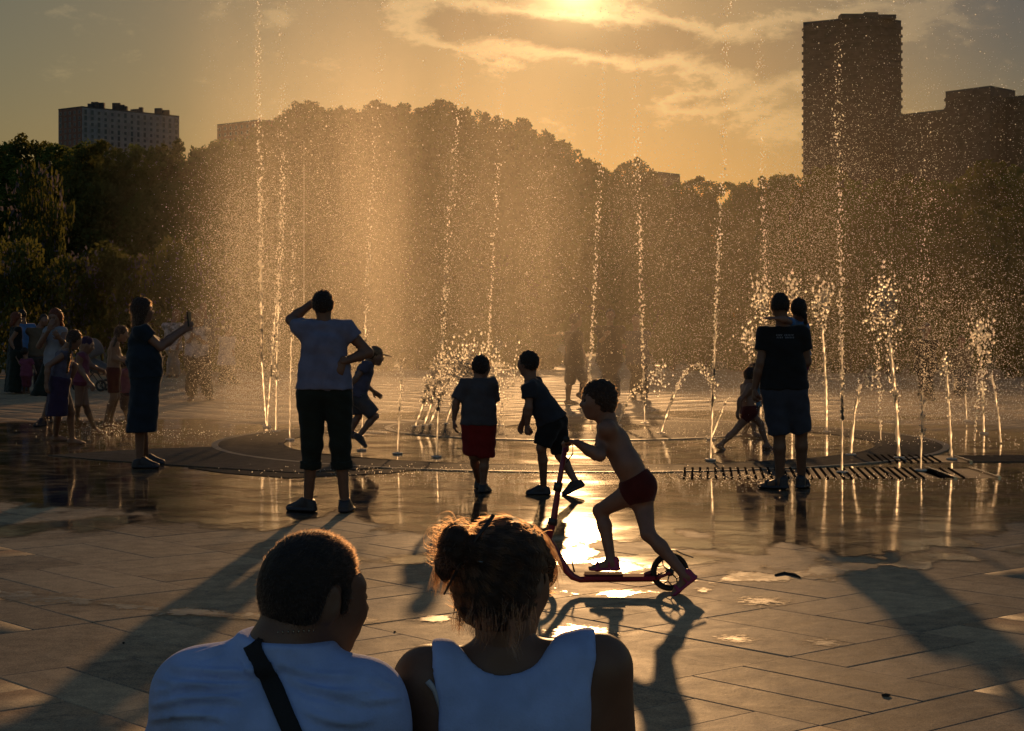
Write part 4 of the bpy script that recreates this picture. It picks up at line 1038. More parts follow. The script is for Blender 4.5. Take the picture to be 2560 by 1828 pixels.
# three boys
person('boy in dark grey T-shirt and red shorts walking towards the water', 15.5, 8, .70, ((1168, 958), (1226, 960)), ((1182, 1058), (1212, 1058)), (1204, 917, .02), hh=.195, hyaw=25,
    arms=(((1141, 1006, .0), (1135, 1050, .03), (.05, .05, -1)), ((1232, 1006, .12), (1226, 1046, .22))), legs=(((1184, 1140, .03), ('g', 1197, 1222, 15)), ((1212, 1145), ('g', 1208, 1232, 20))),
    wear=(('shirt', GREY, .86, 1.05, .026), ('pants', RED, .96, .038, .78), ('shoes', SHOE)), hair=('short', HAIR['dark']), vox=.010, hands=('relax', 'relax'), shw=.16)
person('boy in dark T-shirt and dark shorts leaning forward mid-step', 15.25, -62, .74, ((1322, 968, -.14), (1338, 960, .12)), ((1372, 1056, -.05), (1390, 1052, .05)), (1320, 908, .0), hh=.20, hyaw=-52, hpitch=6,
    arms=(((1322, 1020, -.16), (1318, 1062, -.12), (-.02, .1, -1)), ((1322, 1010, .22), (1308, 1050, .26))), legs=(((1353, 1120, -.07), ('g', 1359, 1238, -84)), ((1399, 1138, .10), ('f', (1440, 1207, .08), -84, 26))),
    wear=(('shirt', cloth('slate', (.036, .038, .048)), .55, .98, .018), ('pants', BLACK, .92, .026, .80), ('shoes', SHOE)), hair=('short', HAIR['dark']), vox=.010, hands=('fist', 'relax'), shw=.16)
kb = person('boy in a baseball cap running behind the hand-shading woman', 20.2, 90, .72, (918, 914), (893, 984), (938, 890), hh=.20, hyaw=90, hpitch=10,
    arms=(((908, 955, .12), (933, 978, .16), (.7, 0, -.5)), ((891, 945, -.14), (880, 968, -.1))), legs=(((897, 1040, .06), ('f', (876, 1083, .06), 90, 10)), ((938, 1041, -.06), ('f', (898, 1090, -.06), 90, 42))),
    wear=(('shirt', LILACC, .5, 1.1, .018), ('pants', GREY, .92, .03, .8), ('shoes', SHOE)), hair=('crop', HAIR['brown']), vox=.011, hands=('open', 'relax'), shw=.155)
def baseball_cap(K, mat):
    r, f, u = K['hax']; h, c = K['hh'], K['hc']; A = np.array((r, f, u)); g = Skin(.008)
    g.ell(c+u*.16*h-f*.04*h, A, np.array((.37, .45, .40))*h, .01); g.cut(c+u*.10*h, -u)
    g2 = Skin(.006); g2.cone(c+u*.17*h+f*.34*h, c+u*.13*h+f*.74*h, .26*h, .22*h, .01, flat=u, fs=.16)
    o = child_mesh(K, 'baseball_cap', [g, g2], mat)
baseball_cap(kb, TAN)

# woman filming with her phone
lady = person('woman in a dark blue knee-length dress holding up a phone', 18., 78, .97, ((352, 828, .10), (356, 830, -.16)), ((364, 940, .09), (366, 940, -.09)), (357, 776, -.02), hh=.225, hyaw=62,
    arms=(((405, 862, .12), (458, 820, .06), (.5, 0, .6)), ((402, 868, -.14), (460, 826, -.06), (.5, .1, .65), (.2, 1, .2))), legs=(((357, 1040, .05), ('g', 364, 1163, 70)), ((354, 1040, -.05), ('g', 349, 1172, 76))),
    wear=(('shirt', NAVY, .45, 1.02, .026), ('skirt', NAVY, .375, .60, .12, .15), ('shoes', SHOE)), hair=('bob', HAIR['brown']), vox=.011, hands=('grip', 'grip'), fat=1.12, belly=1.35, waist=1.05)
b = MB(); c = P(474, 798, 17.96); b.box((-.012, -.036, -.075), (.004, .036, .075)); o = b.obj('phone', material('phone_black', (.01, .01, .011), .3), None); o.location = tuple(c); o.rotation_euler = (0, R(-6), R(-12)); tag(o, 'black phone held up by the woman in the blue dress', 'phone')

# bystanders on the left
GB = 'bystanders left of the fountain'
person('red haired woman in black top and long dark skirt at the left edge', 35.3, 60, .98, (40, 825), (38, 885), (41, 797), hh=.225, hyaw=70, hpitch=18, arms=(((30, 850, .1), (48, 872, .1)), ((26, 852, -.15), (40, 880, -.16))), legs=(((38, 940), ('g', 34, 982, 60)), ((40, 940), ('g', 44, 984, 60))),
    wear=(('shirt', BLACK, 0, 1.0, .015), ('skirt', DKGREEN, .04, .8, .14, .13)), hair=('bob', HAIR['red']), vox=.018, group=GB)
person('man in light blue T-shirt behind the red haired woman', 36.6, -40, 1.0, (60, 818), (60, 885), (54, 788), hh=.225, arms=(((76, 850, 0), (70, 880, .1)), ((46, 850, 0), (52, 880, 0))), legs=(((58, 935), ('g', 56, 978, -40)), ((64, 935), ('g', 66, 978, -40))),
    wear=(('shirt', SKY, .55, 1.05, .022), ('pants', BLACK, 1.9, .02), ('shoes', SHOE)), hair=('crop', HAIR['dark']), vox=.018, group=GB)
person('small child in pink outfit in front of the red haired woman', 35., 20, .52, (66, 902), (66, 935), (62, 880), hh=.17, arms=(((52, 912), (44, 900)), ((82, 912), (88, 926))), legs=(((62, 960), ('g', 60, 985, 10)), ((71, 960), ('g', 72, 985, 10))),
    wear=(('shirt', PINK, .9, 1.2, .02), ('pants', PINK, 1.2, .022)), hair=('short', HAIR['dark']), vox=.016, group=GB)
person('woman with long red hair, white top and dark skirt, hand at her face', 24.8, 195, .96, ((158, 828), (118, 830)), ((148, 920), (130, 920)), (138, 793), hh=.225, hpitch=14, arms=(((160, 860, -.1), (148, 845, -.25)), ((98, 866, -.08), (122, 826, -.22), (.3, -.1, .8))), legs=(((142, 1000), ('g', 122, 1058, 190)), ((126, 1000), ('g', 107, 1066, 200))),
    wear=(('shirt', WHITE, 0, .95, .014), ('skirt', DKGREEN, .43, .82, .10, .12), ('shoes', SHOE)), hair=('long', HAIR['red'], 1.25), vox=.014, group=GB)
person('dark dressed person standing behind the woman with long red hair', 35.5, 150, .98, (96, 828), (96, 888), (110, 800), hh=.225, arms=(((84, 855), (88, 885)), ((112, 855), (108, 885))), legs=(((94, 938), ('g', 92, 980, 150)), ((103, 938), ('g', 104, 980, 150))),
    wear=(('shirt', TAN, .3, 1.05, .02), ('pants', GREY, 1.9, .022), ('shoes', SHOE)), hair=('short', HAIR['brown']), vox=.018, group=GB)
person('girl with a long braid bending over the water, lilac top, dark skirt', 21.1, 70, .80, ((152, 890, .13), (168, 882, -.14)), ((147, 948, .08), (152, 950, -.08)), (186, 848, -.02), hh=.205, hyaw=40, hpitch=24, arms=(((188, 915, .12), (178, 950, .15)), ((120, 915, -.18), (116, 958, -.2), (.05, 0, -1))), legs=(((148, 1030), ('g', 140, 1104, 80)), ((178, 1030), ('g', 180, 1112, 85))),
    wear=(('shirt', LILACC, .15, 1.05, .014), ('skirt', PURPLE, .36, .85, .12, .12)), hair=('pony', HAIR['brown'], [P(176, 868, 20.9), P(172, 900, 20.85), P(168, 932, 20.85)]), vox=.012, group=GB)
g_ = person('girl in pink swimsuit and purple cap stepping through the splash', 22.9, 85, .78, (206, 890), (202, 950), (217, 862), hh=.20, hyaw=80, hpitch=20, arms=(((228, 915, .1), (244, 922, .12)), ((196, 915, -.14), (222, 955, -.16))), legs=(((214, 1010, .05), ('g', 238, 1086, 82)), ((196, 1010, -.05), ('g', 194, 1062, 80))),
    wear=(('shirt', PINK, 0, 1.1, .008), ('trunks', PINK, .8, .12)), hair=('cap', HAIR['dark']), vox=.013, group=GB)
hat = [c for c in g_['obj'].children if c.name.startswith('hair')][0]; hat.name = 'swim_cap'; hat.data.materials[0] = PURPLE
person('girl with bare back and dark red shorts reaching forward', 24.5, 75, .84, (286, 862), (283, 930), (304, 834), hh=.205, hyaw=80, hpitch=12, arms=(((302, 896, .12), (322, 902, .12)), ((284, 896, -.15), (310, 902, -.12))), legs=(((292, 992, .05), ('g', 276, 1062, 85)), ((284, 994, -.05), ('g', 264, 1070, 85))),
    wear=(('trunks', MAROON, .82, .8),), hair=('pony', HAIR['dark'], [P(290, 850, 24.3), P(284, 866, 24.2)]), vox=.013, group=GB)
person('small child in speckled pink half hidden behind the blue dress', 25.2, 60, .66, (312, 930), (314, 975), (314, 908), hh=.185, arms=(((306, 945, 0), (318, 955, 0)), ((326, 945, 0), (330, 955, .0))), legs=(((312, 1015), ('g', 318, 1056, 70)), ((320, 1015), ('g', 332, 1052, 70))),
    wear=(('shirt', PINK, .5, 1.15, .02), ('pants', PURPLE, 1.1, .02)), hair=('short', HAIR['dark']), vox=.014, group=GB)
person('far woman in a pale blouse and white trousers left of the phone', 44., 180, 1.0, (432, 815), (432, 866), (440, 786), hh=.225, arms=(((414, 842), (420, 868, -.1)), ((452, 842), (446, 862, -.2))), legs=(((426, 908), ('g', 424, 944, 180)), ((440, 908), ('g', 442, 944, 180))),
    wear=(('shirt', WPAT, .9, 1.2, .035), ('pants', WHITE, 1.9, .03), ('shoes', SHOE)), hair=('bob', HAIR['fair']), vox=.018, group=GB)
person('far woman in white top and baggy dark patterned trousers', 31.9, 175, .98, (490, 828), (492, 895), (493, 791), hh=.225, arms=(((468, 860), (478, 845, -.25)), ((514, 860), (502, 850, -.2))), legs=(((480, 950), ('g', 478, 1003, 180)), ((512, 950), ('g', 522, 1000, 150))),
    wear=(('shirt', WPAT, .6, 1.0, .03), ('pants', PAT, 1.8, .06), ('sandals', SHOE)), hair=('bob', HAIR['fair']), vox=.016, group=GB)
person('far bystander with fair hair just behind the white topped woman', 41., 185, 1.0, (514, 806), (514, 862), (508, 770), hh=.225, arms=(((498, 838), (502, 862)), ((530, 838), (526, 862))), legs=(((508, 912), ('g', 506, 956, 180)), ((520, 912), ('g', 522, 956, 180))),
    wear=(('shirt', GREY, .8, 1.1, .03), ('pants', BLACK, 1.9, .03), ('shoes', SHOE)), hair=('short', HAIR['fair']), vox=.018, group=GB)
person('far person in a pale shirt at the edge of the spray', 40., 120, .96, (568, 850), (566, 905), (572, 826), hh=.22, arms=(((556, 880), (562, 900)), ((582, 880), (580, 900))), legs=(((560, 935), ('g', 552, 960, 120)), ((574, 935), ('g', 584, 960, 120))),
    wear=(('shirt', WHITE, .8, 1.15, .035), ('pants', BLACK, 1.8, .03), ('shoes', SHOE)), hair=('short', HAIR['dark']), vox=.018, group=GB)
# figures half lost in the spray behind the scooter child
GS = 'figures half hidden by the spray'
person('silhouetted person striding in the spray above the leaning boy', 30.5, 70, .98, (1434, 838), (1436, 910), (1440, 800), hh=.225, arms=(((1418, 872), (1426, 900)), ((1452, 872), (1462, 896))), legs=(((1424, 958), ('g', 1420, 1012, 70)), ((1462, 950), ('f', (1452, 985, .1), 70, 35))), wear=(('shirt', BLACK, .5, 1.05, .03), ('pants', GREY, .95, .03)), hair=('short', HAIR['dark']), vox=.016, group=GS)
person('broad silhouetted adult in the spray above the scooter child', 31.5, 180, 1.04, (1524, 826), (1524, 900), (1526, 788), hh=.23, arms=(((1500, 858), (1512, 842, -.2)), ((1548, 858), (1544, 890))), legs=(((1516, 950), ('g', 1514, 1004, 180)), ((1536, 950), ('g', 1538, 1004, 180))), wear=(('shirt', BLACK, .6, 1.1, .035), ('pants', GREY, 1.9, .04), ('shoes', SHOE)), hair=('short', HAIR['dark']), vox=.016, group=GS)
person('silhouetted adult in the spray right of the scooter child', 33., 200, 1.0, (1592, 838), (1594, 905), (1590, 800), hh=.225, arms=(((1576, 868), (1566, 868)), ((1612, 868), (1616, 894))), legs=(((1588, 955), ('g', 1584, 998, 200)), ((1606, 955), ('g', 1612, 998, 200))), wear=(('shirt', GREY, .6, 1.1, .035), ('pants', BLACK, 1.9, .035), ('shoes', SHOE)), hair=('short', HAIR['brown']), vox=.016, group=GS)
person('child running through the mist left of the man in black', 20.6, 80, .68, (1868, 968), (1872, 1026), (1880, 938), hh=.19, hyaw=80, hpitch=8, arms=(((1884, 1002, .12), (1904, 996, .14)), ((1850, 1000, -.14), (1846, 1026, -.12))), legs=(((1902, 1060, .05), ('f', (1917, 1112, .05), 85, 12)), ((1836, 1080, -.05), ('f', (1802, 1112, -.05), 80, 35))), wear=(('trunks', MAROON, .8, .4),), hair=('short', HAIR['dark']), vox=.013, group=GS)
person('second child in the mist behind the running one', 22.5, 85, .68, (1880, 955), (1880, 1010), (1888, 926), hh=.19, arms=(((1892, 985, .1), (1904, 1000, .1)), ((1872, 985, -.1), (1876, 1010, -.1))), legs=(((1884, 1050), ('g', 1886, 1096, 85)), ((1878, 1050), ('g', 1860, 1094, 85))), wear=(('shirt', TEAL, .5, 1.1, .02), ('pants', GREY, .8, .02)), hair=('short', HAIR['dark']), vox=.015, group=GS)
person('dark figure standing in the drizzle right of the tall jets', 33., 170, 1.0, (2312, 858), (2314, 920), (2316, 822), hh=.225, arms=(((2296, 888), (2300, 915)), ((2330, 888), (2334, 914))), legs=(((2308, 965), ('g', 2304, 1002, 170)), ((2322, 965), ('g', 2326, 1002, 170))), wear=(('shirt', BLACK, .8, 1.1, .03), ('pants', BLACK, 1.9, .03), ('shoes', SHOE)), hair=('short', HAIR['dark']), vox=.018, group=GS)
person('bystander in a pale shirt in the drizzle at the right', 36., 190, .9, (2402, 880), (2402, 930), (2404, 852), hh=.215, arms=(((2388, 905), (2394, 925)), ((2416, 905), (2412, 925))), legs=(((2396, 960), ('g', 2394, 990, 180)), ((2408, 960), ('g', 2410, 990, 180))), wear=(('shirt', TAN, .8, 1.1, .03), ('pants', BLACK, 1.9, .03), ('shoes', SHOE)), hair=('short', HAIR['brown']), vox=.018, group=GS)

# pushchair behind the bystanders
M_HOOD = cloth('hood_grey', (.14, .14, .15)); base = G(232, 978)
root = link('pushchair', None, None, base); tag(root, 'grey hooded pushchair with dark wheels behind the girl in pink', 'pushchair')
g = Skin(.02); g.ell((0, 0, .78), np.eye(3), (.22, .24, .30), .02); g.cut((.05, 0, .70), (.5, 0, -1)); V, Q = g.run(); link('hood', build_mesh('hood', V, quad=Q, mat=M_HOOD, smooth=True), root)
g = Skin(.02); g.cone((-.05, 0, .55), (.22, 0, .45), .16, .13, .05); V, Q = g.run(); link('seat', build_mesh('seat', V, quad=Q, mat=M_HOOD, smooth=True), root)
b = MB()
for z in (-1, 1): b.tube([(-.45, z*.2, 1.0), (-.15, z*.22, .6), (.22, z*.22, .13)], .012, 6); b.tube([(-.25, z*.22, .14), (.1, z*.22, .5)], .012, 6)
b.tube([(-.45, -.2, 1.0), (-.45, .2, 1.0)], .014, 6); b.obj('frame', M_HUB, root)
for x in (-.25, .22):
    for z in (-1, 1): b = MB(); b.ring((x, z*.24, .12), (0, 1, 0), .095, .025, 20, 8); w = b.obj('wheel', M_TYRE, root, True); b = MB(); b.tube([(x, z*.24-.02, .12), (x, z*.24+.02, .12)], .03, 10); b.obj('hub', M_HUB, w)
# ------------------------------------------------------------------ the couple seated close to the camera
M_BENCH = stone_material('bench_stone', (.26, .23, .2), .7)
b = MB(); b.box((-1.9, 3.15, 0), (1.4, 3.62, .30)); o = b.obj('stone_bench', M_BENCH, base=np.array((-.3, 3.4, 0.))); tag(o, 'low stone bench the seated couple rests on', 'bench')

DM = 3.36
def PM(x, y, d=0.): return P(x, y, DM+d)
sit_a, sit_b = np.array((-.53, 3.42, .40)), np.array((-.33, 3.42, .40))
him = person('man in white T-shirt seated in front, seen from behind, head turned aside', DM, 4, 1.04, ((498, 1738, .02), (908, 1776, -.02)), (sit_a, sit_b) if False else ((552, 2190, .06), (860, 2190, .06)), (788, 1487, .05), neck=(714, 1606, .02), hh=.230, hyaw=54, hpitch=8, hroll=-3,
    arms=(((400, 2010, .14), (560, 2150, .42)), ((985, 2060, .16), (900, 2180, .45))), legs=(((560, 2200, .52), ('f', (560, 2700, .60), 0, 0)), ((850, 2200, .52), ('f', (850, 2700, .60), 0, 0))),
    wear=(), hair=None, skin=SKIN_T, vox=.008, fat=1.08, ears=True, nk=1.1, inset=.075, waist=1.0, base=np.array((-.43, 3.45, 0.)))
K = him; sc = K['s']
g = Skin(.0075); torso(g, K, .020, k=.06)
for (A, e, w) in K['arm']: g.cone(A, lerp(A, e, .62), .073, .072, .05, end=True)
g.cone(K['N']-K['up']*.06, K['N']+K['up']*.012, .088, .076, .03)
g.cut(K['N']+K['up']*.012, nrm(K['up']+.10*K['f']+.06*K['r']))
g.cut(lerp(K['S'], K['P'], 1.08), -K['up'])
g.wrinkle(.0035, 22.)
def folds(o, base, segs, amp, width):
    """press soft cloth folds into the side of a garment that faces the camera"""
    me = o.data; n = len(me.vertices); co = np.empty(n*3, np.float32); me.vertices.foreach_get('co', co); co = co.reshape(-1, 3); no = np.empty(n*3, np.float32); me.vertices.foreach_get('normal', no); no = no.reshape(-1, 3)
    W = co+base; px = 1280+W[:, 0]/W[:, 1]*F; py = HZ-(W[:, 2]-CH)/W[:, 1]*F; d = np.zeros(n)
    for (x0, y0, x1, y1, a, w, bow) in segs:
        L2 = (x1-x0)**2+(y1-y0)**2; t_ = ((px-x0)*(x1-x0)+(py-y0)*(y1-y0))/L2; tc = np.clip(t_, 0, 1)
        qx, qy = x0+tc*(x1-x0), y0+tc*(y1-y0)+bow*4*tc*(1-tc); e = np.hypot(px-qx, py-qy)
        side_ = py-qy; prof = np.exp(-(e/(width*w))**2)-.75*np.exp(-((e-width*w*1.9)/(width*w))**2)*(side_ > 0); d += a*amp*prof*np.sin(np.pi*np.clip(t_*.9+.05, 0, 1))**.6
    d *= np.clip(-no[:, 1]*2.5+.3, 0, 1); co += no*d[:, None].astype(np.float32); me.vertices.foreach_set('co', co.ravel()); me.update()
him_shirt = child_mesh(K, 'shirt', [g], BLUEW)
folds(him_shirt, K['base'], [(430, 1668, 700, 1668, 1., 1., 16), (400, 1700, 640, 1700, .8, .8, 14), (392, 1730, 560, 1722, .9, .7, -8), (384, 1765, 600, 1752, 1., .9, -14), (378, 1800, 560, 1800, .9, .8, -12), (600, 1640, 640, 1700, .6, .8, 0), (690, 1650, 880, 1690, .8, 1., 18), (720, 1690, 930, 1730, .9, .9, 20), (830, 1740, 1000, 1745, .7, .8, 10), (760, 1775, 930, 1800, .8, 1., 18), (480, 1640, 560, 1615, .6, .6, 4), (930, 1690, 990, 1720, .6, .7, 4)],   .014, 10.)
g = Skin(.012); torso(g, K, .012, up=False); g.cut(lerp(K['S'], K['P'], .92), K['up'])
for i, leg in enumerate(K['leg']): H = (K['ha'], K['hb'])[i]; g.cone(H, leg[0], .11, .085, .05); g.cone(leg[0], lerp(leg[0], leg[1], .3), .085, .08, .04, end=True)
child_mesh(K, 'shorts', [g], GREY)
garment(K, 'shoes', SHOE)
def scalp(K, vox, shell, wr, cutn=None, nape=None):
    r, f, u = K['hax']; h, c = K['hh'], K['hc']; A = np.array((r, f, u)); g = Skin(vox)
    g.ell(c+u*.145*h-f*.06*h, A, np.array((.33, .42, .375))*h*shell, .02)
    g.ell(c-u*.07*h-f*.17*h, A, np.array((.285, .25, .27))*h*shell, .06)
    if cutn is not None: g.cut(*cutn)
    if nape is not None: g.cut(*nape)
    return g
r, f, u = K['hax']; h, c = K['hh'], K['hc']
g = scalp(K, .0055, 1.01, 0, (c+f*.17*h+u*.06*h, f*.95-u*.22), (c-u*.30*h-f*.1*h, -u-f*.1))
g.ell(c+r*.36*h-u*.03*h+f*.01*h, np.array((r, f, u)), np.array((.12, .10, .17))*h, .01, sub=True)      # clear of the ear
g.cone(c+r*.315*h+f*.10*h+u*.06*h, c+r*.315*h+f*.10*h-u*.07*h, .035*h, .03*h, .02)
g.wrinkle(.0009, 150.); hv = child_mesh(K, 'hair', [g], HAIR['dark'])

rng = np.random.default_rng(5)
cs = short_fur(hv, K['base'], 22000, .010, rng, lambda p, q: -u*.55+f*.25 if (p-c)@u < .18*h else f*.55+u*.15, .20, lift=.18)
strands(K, 'hair_strands', cs, .00032, S_DARK)
# neck chain, shoulder bag with its strap
M_CHAIN = material('neck_chain', (.45, .40, .30), .25, metal=1.)
m = MB(); N = K['N']+K['up']*.020
for k in range(44):
    a = 2*math.pi*k/44; q = N+r*.0*h+np.array((math.cos(a)*.066, math.sin(a)*.068, .004*math.cos(a)))+np.array((.012, .012, -.010*math.sin(a)))
    m.ring(q, (math.sin(a), -math.cos(a), .4*(k % 2)), .0028, .0011, 8, 4)
m.obj('neck_chain', M_CHAIN, K['obj'], True, None) if False else link('neck_chain', build_mesh('neck_chain', np.array(m.v)-K['base'], faces=m.f, mat=M_CHAIN, smooth=True), K['obj'])
M_STRAP = material('black_webbing', (.010, .010, .011), .7, bump=.5, bscale=400.)
def over_surface(pts, target, base, lift, axis='y'):
    t = BVHTree.FromPolygons([v.co[:] for v in target.data.vertices], [p.vertices[:] for p in target.data.polygons]); out = []
    for p in pts:
        q = np.asarray(p)-base; hit = t.ray_cast(Vector((q[0], q[1]-1., q[2])), Vector((0, 1, 0)))
        if hit[0] is None or axis == 'near': hit = t.find_nearest(Vector(q))
        out.append(np.array(hit[0])+np.array(hit[1])*lift+base)
    return out
path = [(640, 1602, 0), (655, 1628, 0), (672, 1655, 0), (705, 1712, 0), (745, 1780, 0), (780, 1838, 0), (850, 1950, 0), (905, 2050, 0)]
pts = [PM(x, y, d) for x, y, d in path]; fine = []
for i in range(len(pts)-1):
    for t_ in np.linspace(0, 1, 6)[:-1]: fine.append(lerp(pts[i], pts[i+1], t_))
root = link('shoulder_bag', None, None, K['base']); tag(root, 'black shoulder bag strap slung across the back of the white T-shirt', 'bag')
side = []
for i, p in enumerate(fine):
    t_ = nrm(fine[min(i+1, len(fine)-1)]-fine[max(i-1, 0)]); w_ = nrm(np.cross(t_, (0, -1, 0.))); side.append(w_)
NW = 5; V = []
for p, w_ in zip(fine, side):
    row = over_surface([p+w_*.0165*k for k in np.linspace(-1, 1, NW)], him_shirt, K['base'], .004); V += row
V = np.array(V)-K['base']; n = len(fine)
Fq = [(i*NW+k, i*NW+k+1, (i+1)*NW+k+1, (i+1)*NW+k) for i in range(n-1) for k in range(NW-1)]
me = build_mesh('strap', V, faces=Fq, mat=M_STRAP, smooth=True); so = link('strap', me, root); md = so.modifiers.new('thick', 'SOLIDIFY'); md.thickness = .003; md.offset = 1
g = Skin(.012); c0 = np.array((.20, .04, .42)); g.cone(c0, c0+np.array((.10, .16, -.02)), .07, .07, .03, flat=np.array((1., 0, 0)), fs=.6); V, Q = g.run(); link('pouch', build_mesh('pouch', V, quad=Q, mat=M_STRAP, smooth=True), root)

DW = 3.45
def PW(x, y, d=0.): return P(x, y, DW+d)
her = person('woman in white tank top seated in front, hair pinned up with a stick', DW, -2, .94, ((1062, 1700, .0), (1503, 1668, .0)), ((1150, 2150, .05), (1420, 2150, .05)), (1262, 1452, .04), neck=(1262, 1618, .02), hh=.222, hyaw=28, hpitch=10, hroll=4,
    arms=(((1030, 2000, .12), (1110, 2150, .40)), ((1545, 1980, .10), (1480, 2150, .40))), legs=(((1150, 2170, .50), ('f', (1160, 2620, .58), 0, 0)), ((1420, 2170, .50), ('f', (1410, 2620, .58), 0, 0))),
    wear=(), hair=None, skin=SKIN_T, vox=.008, fat=1.04, nk=.95, inset=.075, waist=.92, limb=1.12, base=np.array((0., 3.52, 0.)))
K = her; r, f, u = K['hax']; h, c = K['hh'], K['hc']; up = K['up']
g = Skin(.0075); torso(g, K, .010, k=.06)
g.cut(lerp(K['S'], K['P'], 1.05), -up)
for q, A in ((-1, K['sa']), (1, K['sb'])):        # arm holes and the scooped back
    g.ell(A+K['r']*q*.045-up*.055, np.array((K['r'], K['f'], up)), (.085, .16, .175), .012, sub=True)
mid = lerp(K['sa'], K['sb'], .46)
g.ell(mid+up*.135-K['f']*.10, np.array((K['r'], K['f'], up)), (.128, .20, .135), .010, sub=True)
g.ell(mid+up*.10+K['f']*.10, np.array((K['r'], K['f'], up)), (.112, .16, .155), .010, sub=True)
g.wrinkle(.0018, 34.)
child_mesh(K, 'tank_top', [g], BLUEW)
g = Skin(.012); torso(g, K, .012, up=False); g.cut(lerp(K['S'], K['P'], .92), up)
for i, leg in enumerate(K['leg']): H = (K['ha'], K['hb'])[i]; g.cone(H, leg[0], .105, .08, .05); g.cone(leg[0], lerp(leg[0], leg[1], .2), .08, .075, .04, end=True)
child_mesh(K, 'shorts', [g], NAVY)
garment(K, 'sandals', SHOE)
# bra strap peeping out on the left shoulder
st = [PW(1072, 1690, -.02), PW(1088, 1725, -.07), PW(1102, 1770, -.09), PW(1112, 1815, -.09)]
tk = MB(); ff = []
body = K['obj']; pts = over_surface(st, body, K['base'], .003); tk.tube([p-K['base'] for p in pts], [.006]*4, 6); tk.obj('bra_strap', cloth('pale_strap', (.45, .45, .46), tr=0), K['obj'], True)
# pinned hair: scalp, twisted bun, front lock, loose tail
g = scalp(K, .0055, 1.10, 0, (c+f*.20*h+u*.04*h, f*.98-u*.18), (c-u*.38*h-f*.1*h, -u-f*.1))
g.ell(c-u*.14*h-f*.20*h, np.array((r, f, u)), np.array((.27, .22, .28))*h, .05)
bun = PW(1138, 1356, -.06)
g.ell(bun, np.eye(3), (.031, .036, .036), .012); g.cone(bun+np.array((.01, 0, -.01)), PW(1200, 1375, -.05), .024, .03, .012); g.cone(PW(1124, 1365, -.05), PW(1110, 1410, -.04), .022, .016, .015)
g.cone(PW(1112, 1405, -.04), PW(1112, 1450, -.03), .018, .008, .015)
g.cone(PW(1320, 1375, .08), PW(1362, 1410, .11), .030, .018, .04); g.cone(PW(1362, 1410, .11), PW(1374, 1450, .12), .016, .007, .02)
g.ell(PW(1266, 1376, .0), np.eye(3), (.060, .07, .045), .035)
g.ell(c+r*.34*h-u*.06*h-f*.0*h, np.array((r, f, u)), np.array((.10, .09, .15))*h, .01, sub=True)
g.wrinkle(.0035, 120.); hv = child_mesh(K, 'hair', [g], HAIR['brown'])
rng = np.random.default_rng(9)
def comb(p, q):
    to = nrm(bun-p); return to*.9-q*(q@to)*.7
cs = short_fur(hv, K['base'], 16000, .035, rng, comb, .07, 5, lift=.02)
def lock(pts, n, spread, rng, tip=.4, seg=9):
    pts = np.array(pts); out = []; tt = np.linspace(0, len(pts)-1.001, seg); i = tt.astype(int); fr = (tt-i)[:, None]; mid_ = pts[i]*(1-fr)+pts[i+1]*fr
    for _ in range(n):
        o1, o2 = rng.normal(0, spread, 3), rng.normal(0, spread, 3); w = np.linspace(0, 1, seg)[:, None]; L = rng.uniform(.7, 1.05)
        m_ = mid_+o1*(1-w)*(.5+.5*(1-w))+o2*(tip+w*(1-tip)); k_ = max(4, int(seg*L)); out.append(m_[:k_])
    return out
cs += lock([PW(1125, 1365, -.05), PW(1104, 1400, -.04), PW(1092, 1440, -.03), PW(1084, 1486, -.03)], 140, .006, rng)
cs += lock([PW(1135, 1380, -.05), PW(1122, 1420, -.04), PW(1118, 1460, -.03), PW(1108, 1488, -.03)], 90, .006, rng)
cs += lock([PW(1320, 1330, .09), PW(1362, 1362, .12), PW(1386, 1410, .13), PW(1392, 1458, .13)], 200, .007, rng)
cs += lock([PW(1325, 1340, .08), PW(1360, 1380, .11), PW(1372, 1430, .12), PW(1366, 1478, .12)], 160, .007, rng)
cs += lock([PW(1370, 1465, .12), PW(1378, 1482, .12), PW(1396, 1482, .12)], 14, .003, rng)
for k in range(70):                               # wisps at the nape
    x = rng.uniform(1165, 1340); y = rng.uniform(1500, 1560); d_ = rng.uniform(-.09, -.05)
    cs += lock([PW(x, y, d_), PW(x+rng.normal(0, 6), y+35, d_-.004), PW(x+rng.normal(0, 14), y+rng.uniform(45, 95), d_)], 3, .003, rng, seg=6)
for k in range(30):
    x = rng.uniform(1138, 1165); cs += lock([PW(x, 1510, -.03), PW(x-6+rng.normal(0, 5), 1560, -.03), PW(x-2+rng.normal(0, 8), 1590, -.03)], 2, .002, rng, seg=6)
cs += lock([PW(1285, 1560, -.09), PW(1278, 1610, -.115), PW(1290, 1645, -.118)], 40, .006, rng)
cs += lock([PW(1120, 1325, -.04), PW(1108, 1332, -.04), PW(1104, 1345, -.03)], 14, .004, rng)
for k in range(190):                              # loose loops and flyaways round the knot and the crown
    a = rng.uniform(0, 2*math.pi); b_ = rng.normal(0, .5); d0 = np.array((math.cos(a)*math.cos(b_), math.sin(b_), math.sin(a)*math.cos(b_))); p0 = bun+d0*.028; tn = np.cross(d0, (0, 1, 0)); L = rng.uniform(.02, .055)
    w = np.linspace(0, 1, 7)[:, None]; cs.append(p0+tn*L*w*rng.choice((-1, 1))+d0*(.016*np.sin(w*math.pi)*rng.uniform(.3, 1.6)+w*w*rng.normal(0, .012))-np.array((0, 0, 1))*w*w*rng.uniform(0, .02))
